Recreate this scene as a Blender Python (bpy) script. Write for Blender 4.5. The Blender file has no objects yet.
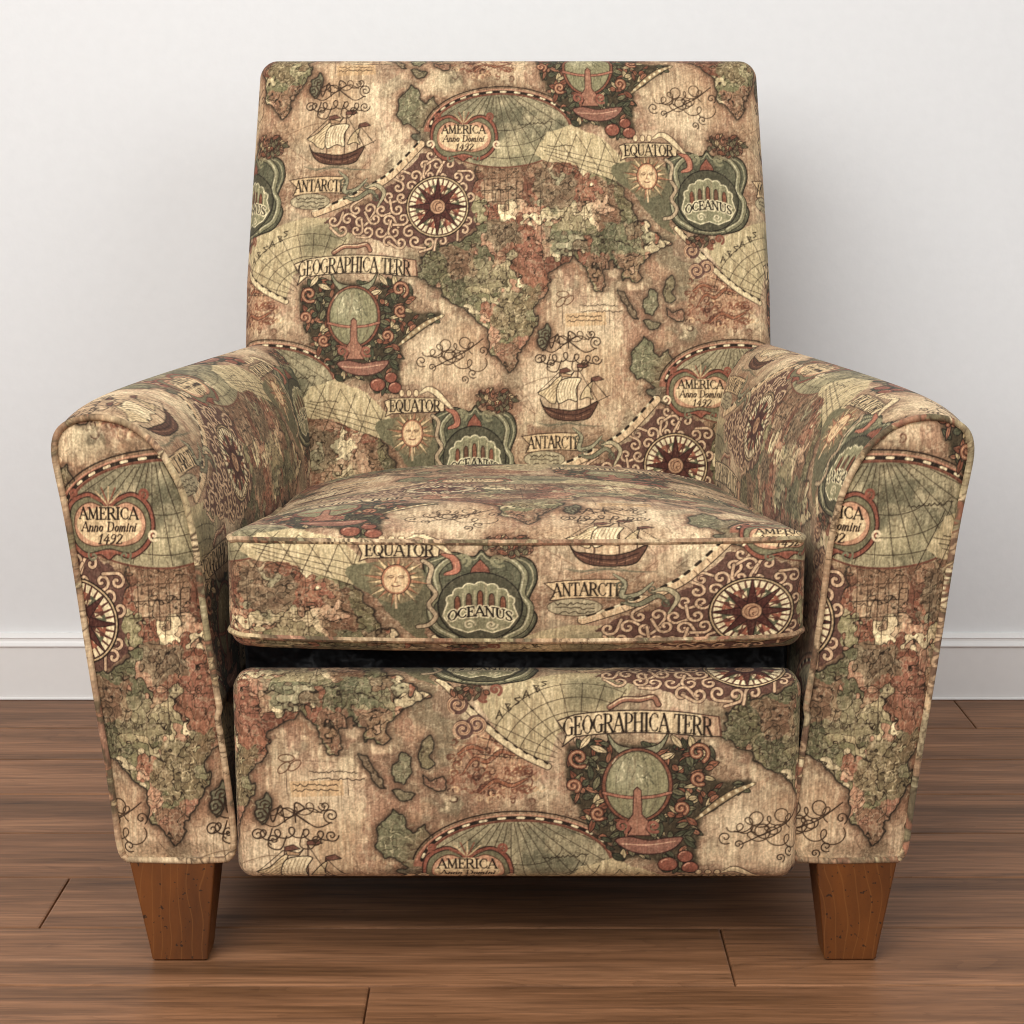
import math, random
import numpy as np

# ------------------------------------------------------------------ textile
# The upholstery print, drawn stroke by stroke into an array that repeats as a
# half drop (PW x PH units); every dense cloth mesh then looks its colour up.
PW, PH = 467.0, 511.0
R = 2.5
CW, CH = int(PW * R), int(PH * R)
SX, SY = CW / PW, CH / PH
rng = np.random.RandomState(7)
rnd = random.Random(11)


def S(*c):
    return np.array(c, np.float32) / 255.0


def value_noise(nx, ny, seed):
    g = np.random.RandomState(seed).rand(ny, nx).astype(np.float32)
    x = np.arange(CW) / CW * nx
    y = np.arange(CH) / CH * ny
    xi, yi = x.astype(int), y.astype(int)
    fx, fy = x - xi, y - yi
    fx = fx * fx * (3 - 2 * fx)
    fy = fy * fy * (3 - 2 * fy)
    x1, y1 = (xi + 1) % nx, (yi + 1) % ny
    a = g[np.ix_(yi, xi)] * (1 - fx) + g[np.ix_(yi, x1)] * fx
    b = g[np.ix_(y1, xi)] * (1 - fx) + g[np.ix_(y1, x1)] * fx
    return (a * (1 - fy)[:, None] + b * fy[:, None]).astype(np.float32)


def fbm(nx, ny, seed, octaves=4):
    out = np.zeros((CH, CW), np.float32)
    amp, tot = 1.0, 0.0
    for k in range(octaves):
        out += amp * value_noise(nx << k, ny << k, seed + 17 * k)
        tot += amp
        amp *= 0.55
    return out / tot


def gauss(m, sigma):
    fy = np.fft.fftfreq(CH)[:, None]
    fx = np.fft.rfftfreq(CW)[None, :]
    k = np.exp(-2 * (math.pi * sigma * R) ** 2 * (fx * fx + fy * fy))
    return np.fft.irfft2(np.fft.rfft2(m) * k, s=m.shape).astype(np.float32)


def sst(a, b, x):
    t = np.clip((x - a) / (b - a), 0, 1)
    return t * t * (3 - 2 * t)


WARP_X = (fbm(46, 50, 101, 4) - 0.5)
WARP_Y = (fbm(46, 50, 202, 4) - 0.5)
SOFT_X = (fbm(52, 57, 303, 2) - 0.5)
SOFT_Y = (fbm(52, 57, 404, 2) - 0.5)
img = np.zeros((CH, CW, 3), np.float32)
DROPS = ((0.0, 0.0), (PW / 2, PH / 2))


def patch(x0, y0, x1, y1):
    ix0, ix1 = int(math.floor(x0 * SX)) - 2, int(math.ceil(x1 * SX)) + 3
    iy0, iy1 = int(math.floor(y0 * SY)) - 2, int(math.ceil(y1 * SY)) + 3
    X, Y = np.meshgrid((np.arange(ix0, ix1) + 0.5) / SX, (np.arange(iy0, iy1) + 0.5) / SY)
    return ix0, iy0, X.astype(np.float32), Y.astype(np.float32)


def idx(ix0, iy0, shape, drop):
    dx, dy = int(round(drop[0] * SX)), int(round(drop[1] * SY))
    return np.ix_((np.arange(iy0, iy0 + shape[0]) + dy) % CH, (np.arange(ix0, ix0 + shape[1]) + dx) % CW)


def comp(ix0, iy0, mask, color, alpha=1.0):
    m = (mask * alpha)[..., None]
    for d in DROPS:
        q = idx(ix0, iy0, mask.shape, d)
        img[q] = img[q] * (1 - m) + m * color


def inside(pts, X, Y):
    r = np.zeros(X.shape, bool)
    n = len(pts)
    for i in range(n):
        (ax, ay), (bx, by) = pts[i], pts[(i + 1) % n]
        if ay == by:
            continue
        r ^= ((Y < ay) != (Y < by)) & (X < (bx - ax) * (Y - ay) / (by - ay) + ax)
    return r


def poly_mask(pts, warp=0.0):
    xs, ys = [p[0] for p in pts], [p[1] for p in pts]
    ix0, iy0, X, Y = patch(min(xs) - warp, min(ys) - warp, max(xs) + warp, max(ys) + warp)
    if warp:
        q = idx(ix0, iy0, X.shape, (0, 0))
        X = X + WARP_X[q] * 2.6 * warp
        Y = Y + WARP_Y[q] * 2.6 * warp
    m = np.zeros(X.shape, np.float32)
    h = 0.25 / R
    for ox, oy in ((-h, -h), (h, -h), (-h, h), (h, h)):
        m += inside(pts, X + ox, Y + oy)
    return ix0, iy0, m / 4


def fill(pts, color, alpha=1.0, warp=0.0):
    comp(*poly_mask(pts, warp), color, alpha)


def full(pts, warp=0.0):
    out = np.zeros((CH, CW), np.float32)
    ix0, iy0, m = poly_mask(pts, warp)
    for d in DROPS:
        q = idx(ix0, iy0, m.shape, d)
        out[q] = np.maximum(out[q], m)
    return out


def stroke(pts, width, color, alpha=1.0, closed=False, taper=False):
    pts = list(pts) + ([pts[0]] if closed else [])
    xs, ys = [p[0] for p in pts], [p[1] for p in pts]
    pad = width + 1
    ix0, iy0, X, Y = patch(min(xs) - pad, min(ys) - pad, max(xs) + pad, max(ys) + pad)
    m = np.zeros(X.shape, np.float32)
    n = len(pts) - 1
    for i in range(n):
        (ax, ay), (bx, by) = pts[i], pts[i + 1]
        w = width
        if taper:
            w = width * (0.35 + 0.65 * math.sin(math.pi * (i + 0.5) / n))
        lx, hx = min(ax, bx) - pad, max(ax, bx) + pad
        ly, hy = min(ay, by) - pad, max(ay, by) + pad
        c0, c1 = max(0, int(lx * SX) - ix0 - 1), min(m.shape[1], int(hx * SX) - ix0 + 2)
        r0, r1 = max(0, int(ly * SY) - iy0 - 1), min(m.shape[0], int(hy * SY) - iy0 + 2)
        if c1 <= c0 or r1 <= r0:
            continue
        x, y = X[r0:r1, c0:c1], Y[r0:r1, c0:c1]
        dx, dy = bx - ax, by - ay
        L2 = dx * dx + dy * dy + 1e-9
        t = np.clip(((x - ax) * dx + (y - ay) * dy) / L2, 0, 1)
        d = np.sqrt((x - ax - t * dx) ** 2 + (y - ay - t * dy) ** 2)
        m[r0:r1, c0:c1] = np.maximum(m[r0:r1, c0:c1], np.clip((w / 2 - d) * R + 0.5, 0, 1))
    comp(ix0, iy0, m, color, alpha)


def ell(cx, cy, rx, ry, n=48, a0=0.0, a1=2 * math.pi, rot=0.0):
    c, s = math.cos(rot), math.sin(rot)
    out = []
    for i in range(n):
        a = a0 + (a1 - a0) * i / (n - 1 if a1 - a0 < 6.28 else n)
        x, y = rx * math.cos(a), ry * math.sin(a)
        out.append((cx + c * x - s * y, cy + s * x + c * y))
    return out


def spiral(cx, cy, r, turns=1.6, ph=0.0, sign=1, n=26):
    out = []
    for i in range(n):
        t = i / (n - 1)
        a = ph + sign * turns * 2 * math.pi * t
        q = r * (1 - 0.86 * t)
        out.append((cx + q * math.cos(a), cy + q * math.sin(a)))
    return out


def smooth(pts, n=8, closed=False):
    P = [np.array(p, float) for p in pts]
    if closed:
        P = [P[-1]] + P + P[:2]
    else:
        P = [2 * P[0] - P[1]] + P + [2 * P[-1] - P[-2]]
    out = []
    for i in range(1, len(P) - 2):
        for k in range(n):
            t = k / n
            a, b, c, d = P[i - 1], P[i], P[i + 1], P[i + 2]
            q = 0.5 * ((2 * b) + (c - a) * t + (2 * a - 5 * b + 4 * c - d) * t * t + (3 * b - a - 3 * c + d) * t ** 3)
            out.append((q[0], q[1]))
    if not closed:
        out.append((P[-2][0], P[-2][1]))
    return out


INK = S(52, 40, 30)
BROWN = S(84, 56, 42)
PLUM = S(98, 66, 58)
RED = S(148, 94, 68)
PINK = S(180, 124, 100)
CREAM = S(222, 200, 156)
TAN = S(200, 168, 124)
OLIVE = S(130, 123, 86)
GREEN = S(106, 102, 74)
DKGREEN = S(74, 72, 54)
GREY = S(142, 140, 116)

# --- letters: (weight, polyline) in a box one unit high; weight 1 thick, 0 thin
GLYPH = {
    'A': (.86, [(0, [(.04, 1), (.42, 0)]), (1, [(.42, 0), (.8, 1)]), (0, [(.17, .66), (.66, .66)]), (0, [(-.04, 1), (.16, 1)]), (0, [(.66, 1), (.92, 1)])]),
    'C': (.8, [(1, [(.12, .72), (.06, .5), (.12, .28)]), (0, [(.12, .28), (.28, .05), (.48, 0), (.66, .08), (.72, .24)]), (0, [(.12, .72), (.28, .95), (.48, 1), (.66, .92), (.72, .78)])]),
    'D': (.84, [(1, [(.16, 0), (.16, 1)]), (0, [(.02, 0), (.42, 0), (.64, .14)]), (1, [(.64, .14), (.74, .5), (.64, .86)]), (0, [(.64, .86), (.42, 1), (.02, 1)])]),
    'E': (.7, [(1, [(.16, 0), (.16, 1)]), (0, [(.02, 0), (.6, 0), (.62, .2)]), (0, [(.16, .49), (.46, .49), (.46, .38), (.46, .6)]), (0, [(.02, 1), (.6, 1), (.64, .78)])]),
    'G': (.86, [(1, [(.12, .72), (.06, .5), (.12, .28)]), (0, [(.12, .28), (.28, .05), (.48, 0), (.66, .08), (.7, .24)]), (0, [(.12, .72), (.28, .95), (.48, 1), (.7, .92)]), (1, [(.7, .92), (.7, .56)]), (0, [(.54, .56), (.84, .56)])]),
    'H': (.9, [(1, [(.16, 0), (.16, 1)]), (1, [(.72, 0), (.72, 1)]), (0, [(.16, .5), (.72, .5)]), (0, [(.02, 0), (.3, 0)]), (0, [(.02, 1), (.3, 1)]), (0, [(.58, 0), (.86, 0)]), (0, [(.58, 1), (.86, 1)])]),
    'I': (.42, [(1, [(.2, 0), (.2, 1)]), (0, [(.05, 0), (.35, 0)]), (0, [(.05, 1), (.35, 1)])]),
    'M': (1.04, [(0, [(.14, 1), (.16, 0)]), (1, [(.16, 0), (.5, .9)]), (0, [(.5, .9), (.82, 0)]), (1, [(.82, 0), (.86, 1)]), (0, [(.0, 0), (.18, 0)]), (0, [(.02, 1), (.26, 1)]), (0, [(.74, 1), (1, 1)])]),
    'N': (.92, [(0, [(.16, 1), (.16, 0)]), (1, [(.16, 0), (.74, 1)]), (0, [(.74, 1), (.74, 0)]), (0, [(.0, 0), (.18, 0)]), (0, [(.04, 1), (.28, 1)]), (0, [(.62, 0), (.88, 0)])]),
    'O': (.88, [(1, [(.14, .74), (.06, .5), (.14, .26)]), (0, [(.14, .26), (.3, .04), (.44, 0), (.58, .04), (.72, .26)]), (1, [(.72, .26), (.8, .5), (.72, .74)]), (0, [(.72, .74), (.58, .96), (.44, 1), (.3, .96), (.14, .74)])]),
    'P': (.74, [(1, [(.16, 0), (.16, 1)]), (0, [(.02, 0), (.42, 0), (.6, .1)]), (1, [(.6, .1), (.66, .26), (.6, .44)]), (0, [(.6, .44), (.42, .54), (.16, .54)]), (0, [(.02, 1), (.32, 1)])]),
    'Q': (.88, [(1, [(.14, .74), (.06, .5), (.14, .26)]), (0, [(.14, .26), (.3, .04), (.44, 0), (.58, .04), (.72, .26)]), (1, [(.72, .26), (.8, .5), (.72, .74)]), (0, [(.72, .74), (.58, .96), (.44, 1), (.3, .96), (.14, .74)]), (1, [(.46, .78), (.66, 1.08), (.86, 1.14)])]),
    'R': (.84, [(1, [(.16, 0), (.16, 1)]), (0, [(.02, 0), (.42, 0), (.6, .1)]), (1, [(.6, .1), (.66, .26), (.6, .42)]), (0, [(.6, .42), (.42, .5), (.16, .5)]), (1, [(.4, .5), (.76, 1)]), (0, [(.02, 1), (.32, 1)]), (0, [(.72, 1), (.86, 1)])]),
    'S': (.66, [(0, [(.56, .2), (.52, .04), (.3, 0), (.14, .08), (.1, .24)]), (1, [(.1, .24), (.2, .42), (.46, .58), (.56, .76)]), (0, [(.56, .76), (.48, .94), (.3, 1), (.12, .95), (.07, .78)])]),
    'T': (.78, [(1, [(.38, 0), (.38, 1)]), (0, [(.02, .2), (.05, 0), (.71, 0), (.74, .2)]), (0, [(.24, 1), (.52, 1)])]),
    'U': (.88, [(1, [(.16, 0), (.16, .7), (.24, .92)]), (0, [(.24, .92), (.42, 1), (.62, .94), (.72, .72), (.72, 0)]), (0, [(.02, 0), (.3, 0)]), (0, [(.6, 0), (.84, 0)])]),
    'n': (.56, [(1, [(.08, 1), (.16, .42)]), (0, [(.12, .7), (.26, .45), (.4, .44), (.44, .58)]), (1, [(.44, .58), (.38, 1)]), (0, [(.38, 1), (.5, .94)])]),
    'm': (.82, [(1, [(.08, 1), (.16, .42)]), (0, [(.12, .7), (.24, .45), (.36, .46)]), (1, [(.38, .5), (.32, 1)]), (0, [(.36, .7), (.5, .45), (.62, .46)]), (1, [(.65, .52), (.6, 1)]), (0, [(.6, 1), (.74, .94)])]),
    'i': (.3, [(1, [(.14, .42), (.08, 1)]), (0, [(.08, 1), (.2, .94)]), (1, [(.18, .18), (.19, .24)])]),
    'o': (.52, [(1, [(.1, .84), (.1, .62), (.2, .46)]), (0, [(.2, .46), (.32, .42), (.42, .52)]), (1, [(.42, .52), (.42, .76), (.32, .96)]), (0, [(.32, .96), (.2, 1), (.1, .84)])]),
    '1': (.46, [(1, [(.28, 0), (.16, 1)]), (0, [(.1, .2), (.28, 0)]), (0, [(.02, 1), (.3, 1)])]),
    '4': (.62, [(0, [(.44, 0), (.04, .68), (.58, .68)]), (1, [(.44, .3), (.34, 1)])]),
    '9': (.6, [(0, [(.5, .3), (.36, .5), (.16, .48), (.1, .28), (.22, .04), (.4, 0), (.52, .14)]), (1, [(.52, .14), (.48, .6), (.3, .92), (.1, 1)])]),
    '2': (.6, [(0, [(.1, .22), (.2, .03), (.4, 0), (.54, .14)]), (1, [(.54, .14), (.46, .42), (.08, .96)]), (0, [(.04, 1), (.5, 1), (.56, .86)])]),
    ' ': (.4, []),
}


def text(s, cx, cy, w, h, color=INK, thick=1.5, thin=0.75, sag=0.0, halo=None, slant=0.0):
    """Letters of height h centred on (cx, cy), fitted to width w; sag bends the line like a ribbon."""
    total = sum(GLYPH[c][0] for c in s)
    k = w / total
    def place(ax, ay):
        x = cx - w / 2 + ax * k + slant * (1 - ay) * h
        q = (x - cx) / (w / 2)
        return (x, cy - h / 2 + ay * h + sag * q * q)
    for ps in ((1, 0) if halo is not None else (0,)):
        pen = 0.0
        for c in s:
            adv, strokes = GLYPH[c]
            for wt, pl in strokes:
                if ps:
                    stroke([place(pen + x, y) for x, y in pl], thick + 1.6, halo)
                else:
                    stroke([place(pen + x, y) for x, y in pl], thick if wt else thin, color)
            pen += adv


def outlined(pts, color, line=INK, w=0.9, alpha=1.0):
    fill(pts, color, alpha)
    stroke(pts, w, line, closed=True)


def leaf(cx, cy, L, Wd, ang, color, line=INK):
    c, s = math.cos(ang), math.sin(ang)
    P = [(-1, 0), (-.5, -.8), (.1, -1), (.6, -.6), (1, 0), (.6, .6), (.1, 1), (-.5, .8)]
    pts = [(cx + c * x * L - s * y * Wd, cy + s * x * L + c * y * Wd) for x, y in P]
    outlined(smooth(pts, 3, True), color, line, 0.7)
    stroke([(cx - c * L * .8, cy - s * L * .8), (cx + c * L * .8, cy + s * L * .8)], 0.5, line, .7)


def smalltext(x, y, w, n, color=INK, h=2.2, alpha=.8, slope=0.0):
    """A line of script too small to read: a wavering pen line."""
    p = []
    for i in range(n):
        t = i / (n - 1)
        p.append((x + w * t + rnd.uniform(-.4, .4), y + slope * t + rnd.uniform(-h, h) * .6))
    stroke(p, 0.8, color, alpha)


# --- 1 the tan sea ---------------------------------------------------------
f1, f2, f3 = fbm(7, 8, 1, 5), fbm(18, 20, 2, 4), fbm(40, 44, 3, 3)
streak = value_noise(400, 26, 4) * .6 + value_noise(230, 60, 5) * .4
img[:] = S(200, 169, 129)
def blend(mask, color):
    global img
    img += (color - img) * mask[..., None]
blend(sst(.45, .68, f1) * .8, S(219, 193, 151))
blend(sst(.5, .28, f1) * .6, S(180, 140, 100))
blend(sst(.52, .66, f2) * .4, S(160, 128, 96))

# --- 2 land and coast ------------------------------------------------------
LAND = [(478, 168), (500, 165), (530, 160), (560, 166), (592, 170), (612, 182), (626, 196), (634, 216), (652, 234), (672, 252),
        (664, 257), (650, 262), (640, 268), (639, 285), (628, 291), (620, 282), (613, 269), (604, 273), (598, 296), (590, 293), (583, 270), (571, 261), (560, 273), (551, 281),
        (544, 296), (535, 315), (531, 340), (521, 362), (512, 380), (502, 368), (494, 357), (487, 336), (474, 318), (458, 308), (446, 302),
        (432, 291), (421, 277), (428, 268), (424, 256), (432, 250), (462, 246), (476, 236), (472, 214)]
AUSTR = [(641, 338), (650, 352), (656, 360), (664, 352), (667, 366), (672, 376), (666, 390), (652, 392), (646, 386), (634, 382), (626, 374), (628, 362), (634, 352)]
SOUTH = [(646, 396), (662, 388), (676, 392), (680, 402), (668, 410), (652, 406)]
MADAG = [(545, 330), (550, 336), (547, 352), (541, 357), (538, 346), (540, 336)]
BORNEO = [(648, 292), (656, 298), (656, 312), (650, 322), (642, 318), (640, 306)]
ISLES = [(616, 293), (623, 297), (628, 307), (634, 317), (637, 325), (632, 324), (626, 314), (619, 305)]
ISLES3 = [(638, 326), (644, 325), (652, 329), (660, 329), (656, 333), (646, 333)]
ISLES4 = [(664, 312), (670, 318), (680, 314), (684, 322), (674, 328), (664, 322)]
ISLES2 = [(663, 284), (669, 281), (672, 289), (668, 297), (672, 304), (667, 308), (661, 300)]
land = full(LAND, 7)
lands = land.copy()
for p in (AUSTR, SOUTH, BORNEO):
    lands = np.maximum(lands, full(p, 4))
for p in (MADAG, ISLES, ISLES2, ISLES3, ISLES4):
    lands = np.maximum(lands, full(p, 3))
halo = gauss(lands, 11)
blend(np.clip(halo * 2.1, 0, 1) * .85, S(160, 112, 80))
blend(np.clip(gauss(lands, 5) * 1.9, 0, 1) * .6, S(138, 90, 64))
blend(np.clip(gauss(lands, 2.2) * 1.6, 0, 1) * .8, S(92, 76, 58))

# red sea-creature grounds and grey-green clouds
MON = [(684, 284), (700, 276), (722, 278), (744, 284), (752, 300), (748, 322), (728, 336), (702, 342), (686, 330), (676, 310)]
blend(gauss(full(MON, 5), 5) * .85, S(178, 122, 86))
CL1 = [(664, 232), (684, 246), (700, 262), (704, 280), (690, 292), (680, 308), (672, 296), (670, 276), (654, 268), (652, 246)]
CL2 = [(676, 320), (694, 326), (702, 340), (690, 352), (676, 346), (668, 332)]
CL3 = [(404, 256), (432, 262), (440, 280), (452, 290), (440, 300), (422, 286), (408, 276)]
for p in (CL1, CL2, CL3):
    blend(gauss(full(p, 5), 2.5) * .85, S(120, 113, 84))

# cell structure of countries
def cells(size, seed, wob):
    nx, ny = int(round(PW / size)), int(round(PH / size))
    rs = np.random.RandomState(seed)
    jx, jy = .14 + .72 * rs.rand(ny, nx), .14 + .72 * rs.rand(ny, nx)
    X, Y = np.meshgrid((np.arange(CW) + .5) / CW * nx, (np.arange(CH) + .5) / CH * ny)
    X = (X + SOFT_X * wob).astype(np.float32)
    Y = (Y + SOFT_Y * wob).astype(np.float32)
    xi, yi = np.floor(X).astype(int), np.floor(Y).astype(int)
    d1 = np.full(X.shape, 9., np.float32)
    d2 = d1.copy()
    ident = np.zeros(X.shape, int)
    for oy in (-1, 0, 1):
        for ox in (-1, 0, 1):
            cx, cy = (xi + ox) % nx, (yi + oy) % ny
            d = np.sqrt((xi + ox + jx[cy, cx] - X) ** 2 + (yi + oy + jy[cy, cx] - Y) ** 2).astype(np.float32)
            near = d < d1
            d2 = np.where(near, d1, np.minimum(d2, d))
            ident = np.where(near, cy * nx + cx, ident)
            d1 = np.where(near, d, d1)
    return ident, (d2 - d1) * size, nx * ny

cid, cedge, ncell = cells(15.5, 5, 2.3)
pal = np.stack([S(104, 100, 70), S(122, 114, 78), S(136, 126, 86), S(172, 154, 110), S(216, 192, 142), S(184, 134, 100), S(160, 104, 76), S(146, 90, 66), S(128, 80, 60)])
region = fbm(10, 11, 61, 2)
cnt = np.maximum(np.bincount(cid.ravel(), minlength=ncell), 1)
rmean = np.bincount(cid.ravel(), weights=region.ravel(), minlength=ncell) / cnt
rank = np.argsort(np.argsort(rmean + np.random.RandomState(3).normal(0, .05, ncell))) / ncell
pick = np.clip((rank * 9).astype(int), 0, 8)
cell_col = pal[pick][cid]
cell_col = cell_col * (0.88 + 0.24 * np.random.RandomState(4).rand(ncell).astype(np.float32)[cid])[..., None]
img += (cell_col - img) * land[..., None]
# broad tints of whole countries
for p, c, a in (
    ([(498, 298), (538, 290), (536, 316), (530, 342), (504, 344), (492, 326)], S(122, 118, 80), .75),
    ([(494, 346), (530, 342), (522, 362), (512, 380), (500, 366)], S(168, 108, 82), .75),
    ([(480, 172), (516, 168), (524, 190), (518, 222), (498, 214), (482, 196)], S(208, 182, 134), .62),
    ([(536, 172), (572, 178), (580, 206), (556, 222), (534, 208)], S(118, 116, 86), .6),
    ([(592, 180), (612, 190), (618, 226), (598, 236), (586, 214)], S(156, 94, 72), .6),
    ([(556, 208), (592, 206), (604, 226), (586, 236), (560, 232)], S(206, 178, 130), .5),
    ([(524, 236), (548, 240), (552, 262), (536, 282), (522, 268)], S(172, 112, 86), .6),
    ([(440, 250), (478, 252), (474, 284), (452, 286)], S(160, 100, 76), .55),
    ([(584, 260), (612, 262), (606, 276), (598, 296), (588, 286)], S(166, 104, 80), .65),
    ([(614, 258), (642, 258), (640, 284), (630, 290), (618, 276)], S(164, 104, 80), .6),
    ([(544, 232), (584, 236), (586, 258), (560, 262), (546, 252)], S(116, 116, 86), .65),
    ([(604, 228), (640, 226), (656, 246), (632, 256), (604, 252)], S(118, 116, 84), .6),
    ([(468, 268), (500, 262), (512, 284), (494, 298), (470, 296)], S(206, 180, 130), .5),
    ([(488, 228), (520, 226), (524, 246), (496, 256), (482, 244)], S(110, 112, 82), .55),
):
    m = full(p, 6) * land
    blend(m * a * (0.7 + 0.6 * (f3 - .2)).clip(0, 1), c)
for p, c in ((AUSTR, S(126, 122, 88)), (SOUTH, S(104, 104, 82)), (BORNEO, S(132, 126, 92))):
    blend(full(p, 4) * .95, c)
for p, c in ((MADAG, S(112, 108, 82)), (ISLES, S(128, 106, 80)), (ISLES2, S(132, 118, 84)), (ISLES3, S(124, 112, 82)), (ISLES4, S(150, 108, 82))):
    blend(full(p, 3) * .95, c)
# borders, coastline, engraving
lines = np.clip((0.75 - cedge) * 1.6 + .5, 0, 1) * land
shade = np.clip(1 - cedge / 3.2, 0, 1) * land
blend(shade * .3, S(96, 74, 54))
blend(lines * .9 * sst(.2, .4, f2), INK)
grad = gauss(lands, .8)
coast = np.clip(1 - np.abs(grad - .45) * 3.2, 0, 1)
blend(coast * .9, S(54, 48, 38))
n1 = fbm(60, 66, 31, 3)
engr = np.clip(1 - np.abs(n1 - .5) * 30, 0, 1)
n2 = fbm(52, 58, 37, 3)
engr2 = np.clip(1 - np.abs(n2 - .52) * 26, 0, 1)
blend(engr2 * lands * .42, S(220, 196, 146))
blend(engr * lands * .62, INK)
n3 = fbm(84, 92, 53, 2)
blend(np.clip(1 - np.abs(n3 - .45) * 16, 0, 1) * lands * .3 * sst(.45, .55, f2), S(72, 54, 40))
sea = 1 - lands
blend(engr * sea * .22, S(120, 82, 56))
blend(engr2 * sea * .16, S(228, 204, 156))
blend(engr * np.clip(halo * 2.4, 0, 1) * sea * .35, S(96, 64, 46))
# pale flourishes on the southern land
for k in range(24):
    x, y = rnd.uniform(502, 534), rnd.uniform(296, 342)
    a = rnd.uniform(0, 6.28)
    stroke([(x, y), (x + 3 * math.cos(a), y + 3 * math.sin(a)), (x + 4.5 * math.cos(a + .6), y + 4.5 * math.sin(a + .6))], .8, S(208, 184, 134), .8)
for k in range(18):
    x, y = rnd.uniform(632, 666), rnd.uniform(352, 386)
    a = rnd.uniform(0, 6.28)
    stroke([(x, y), (x + 3 * math.cos(a), y + 3 * math.sin(a))], .8, S(204, 190, 140), .7)
# grid over the old world
for x in (484, 492, 500, 508, 516):
    stroke([(x, 172), (x + 1, 214)], .7, INK, .75)
for y in (184, 196, 208):
    stroke([(478, y), (520, y - 2)], .7, INK, .75)
for x, y0, y1 in ((540, 180, 250), (583, 172, 236), (632, 196, 250), (505, 214, 300), (560, 262, 330), (606, 274, 330)):
    stroke([(x, y0), (x + 2, y1)], .6, INK, .7)
for y, x0, x1 in ((216, 540, 600), (262, 500, 560), (300, 544, 600)):
    stroke([(x0, y), (x1, y + 3)], .5, INK, .55)

# rhumb lines over the sea
for pts in ([(352, 182), (372, 162), (392, 150), (420, 128)], [(340, 196), (378, 176), (408, 144)], [(352, 130), (368, 158), (392, 176)], [(376, 124), (388, 150), (412, 168)],
            [(282, 132), (300, 160), (296, 190)], [(264, 120), (286, 150), (310, 168)], [(514, 394), (546, 382), (572, 386)], [(546, 372), (552, 420), (556, 452)]):
    stroke(smooth(pts, 6), .7, S(112, 82, 58), .75)
# only the script and ship waters stay pale; the rest is mottled brown, rose and sage
POOL = np.clip(gauss(np.maximum(full(ell(336, 112, 44, 56)), full(ell(457, 362, 40, 32))), 9) * 1.25, 0, 1)
sea0 = 1 - lands
sea0 = sea0 * (1 - .75 * np.clip(gauss(lands, 3) * 2.2, 0, 1))
blend((1 - POOL) * sea0 * .32, S(168, 130, 98))
m1, m2 = fbm(22, 24, 71, 3), fbm(20, 22, 83, 3)
blend(sst(.52, .6, m1) * (1 - POOL) * sea0 * .42, S(128, 118, 90))
blend(sst(.52, .6, m2) * (1 - POOL) * sea0 * .34, S(162, 108, 84))
blend(sst(.56, .64, fbm(26, 28, 97, 3)) * (1 - POOL) * sea0 * .6, S(218, 192, 146))
# red sea creatures
for k in range(30):
    x, y = rnd.uniform(690, 744), rnd.uniform(286, 330)
    a = rnd.uniform(-.6, .6)
    stroke(smooth([(x, y), (x + 5, y - 3 + 6 * a), (x + 9, y + 2), (x + 13, y - 2 + 5 * a)], 4), rnd.uniform(1, 2.4), S(134, 78, 56) if k % 3 else S(206, 164, 116), .7, taper=True)
for k in range(70):
    x, y = rnd.uniform(682, 746), rnd.uniform(280, 336)
    q = spiral(x, y, rnd.uniform(2.5, 5.5), rnd.uniform(.6, 1.1), rnd.uniform(0, 6.28), rnd.choice((-1, 1)), 12)
    stroke(q, rnd.uniform(.9, 2.2), rnd.choice((S(104, 62, 46), S(134, 80, 56), S(84, 54, 42), S(210, 170, 122))), .8, taper=True)
for q in ([(694, 312), (702, 300), (712, 302), (722, 294), (733, 296), (738, 288)], [(706, 328), (718, 318), (730, 322), (742, 316)], [(690, 296), (700, 290), (712, 294)]):
    stroke(smooth(q, 6), 4.6, S(92, 58, 44), .9, taper=True)
    stroke(smooth(q, 6), 2.6, S(158, 98, 68), .95, taper=True)
# shade round the emblems, engraved ground
EMB = np.zeros((CH, CW), np.float32)
for q in ([(302, 292), (344, 286), (396, 284), (416, 296), (440, 320), (404, 352), (402, 398), (366, 386), (330, 366), (308, 330)], [(612, 148), (680, 146), (690, 156), (748, 160), (750, 236), (668, 236), (640, 214), (618, 188)],
          [(430, 120), (496, 120), (496, 164), (430, 164)], [(288, 180), (380, 180), (380, 216), (296, 212)], ell(502, 134, 84, 50), [(476, 392), (520, 390), (520, 416), (480, 418)]):
    EMB = np.maximum(EMB, full(q, 5))
blend(np.clip(gauss(EMB, 7) * 1.3, 0, 1) * .62, S(128, 92, 66))
blend(engr * np.clip(gauss(EMB, 6) * 1.4, 0, 1) * .5, S(76, 54, 40))

n4, n5 = fbm(78, 85, 111, 3), fbm(72, 79, 131, 3)
rid4, rid5 = np.clip(1 - np.abs(n4 - .5) * 22, 0, 1), np.clip(1 - np.abs(n5 - .5) * 24, 0, 1)
blend(rid4 * (.26 - .18 * POOL) * (1 - .4 * lands), S(84, 60, 44))
blend(rid5 * (.30 - .12 * POOL), S(224, 200, 156))
ring = np.clip(gauss(lands, 2.4) * 1.9, 0, 1) * (1 - lands)
blend(ring * .75, S(96, 74, 56))
blend(np.clip(1 - np.abs(gauss(lands, .8) - .5) * 2.6, 0, 1) * .9, S(48, 42, 34))
blend(lines * .55, S(50, 40, 30))

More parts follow.
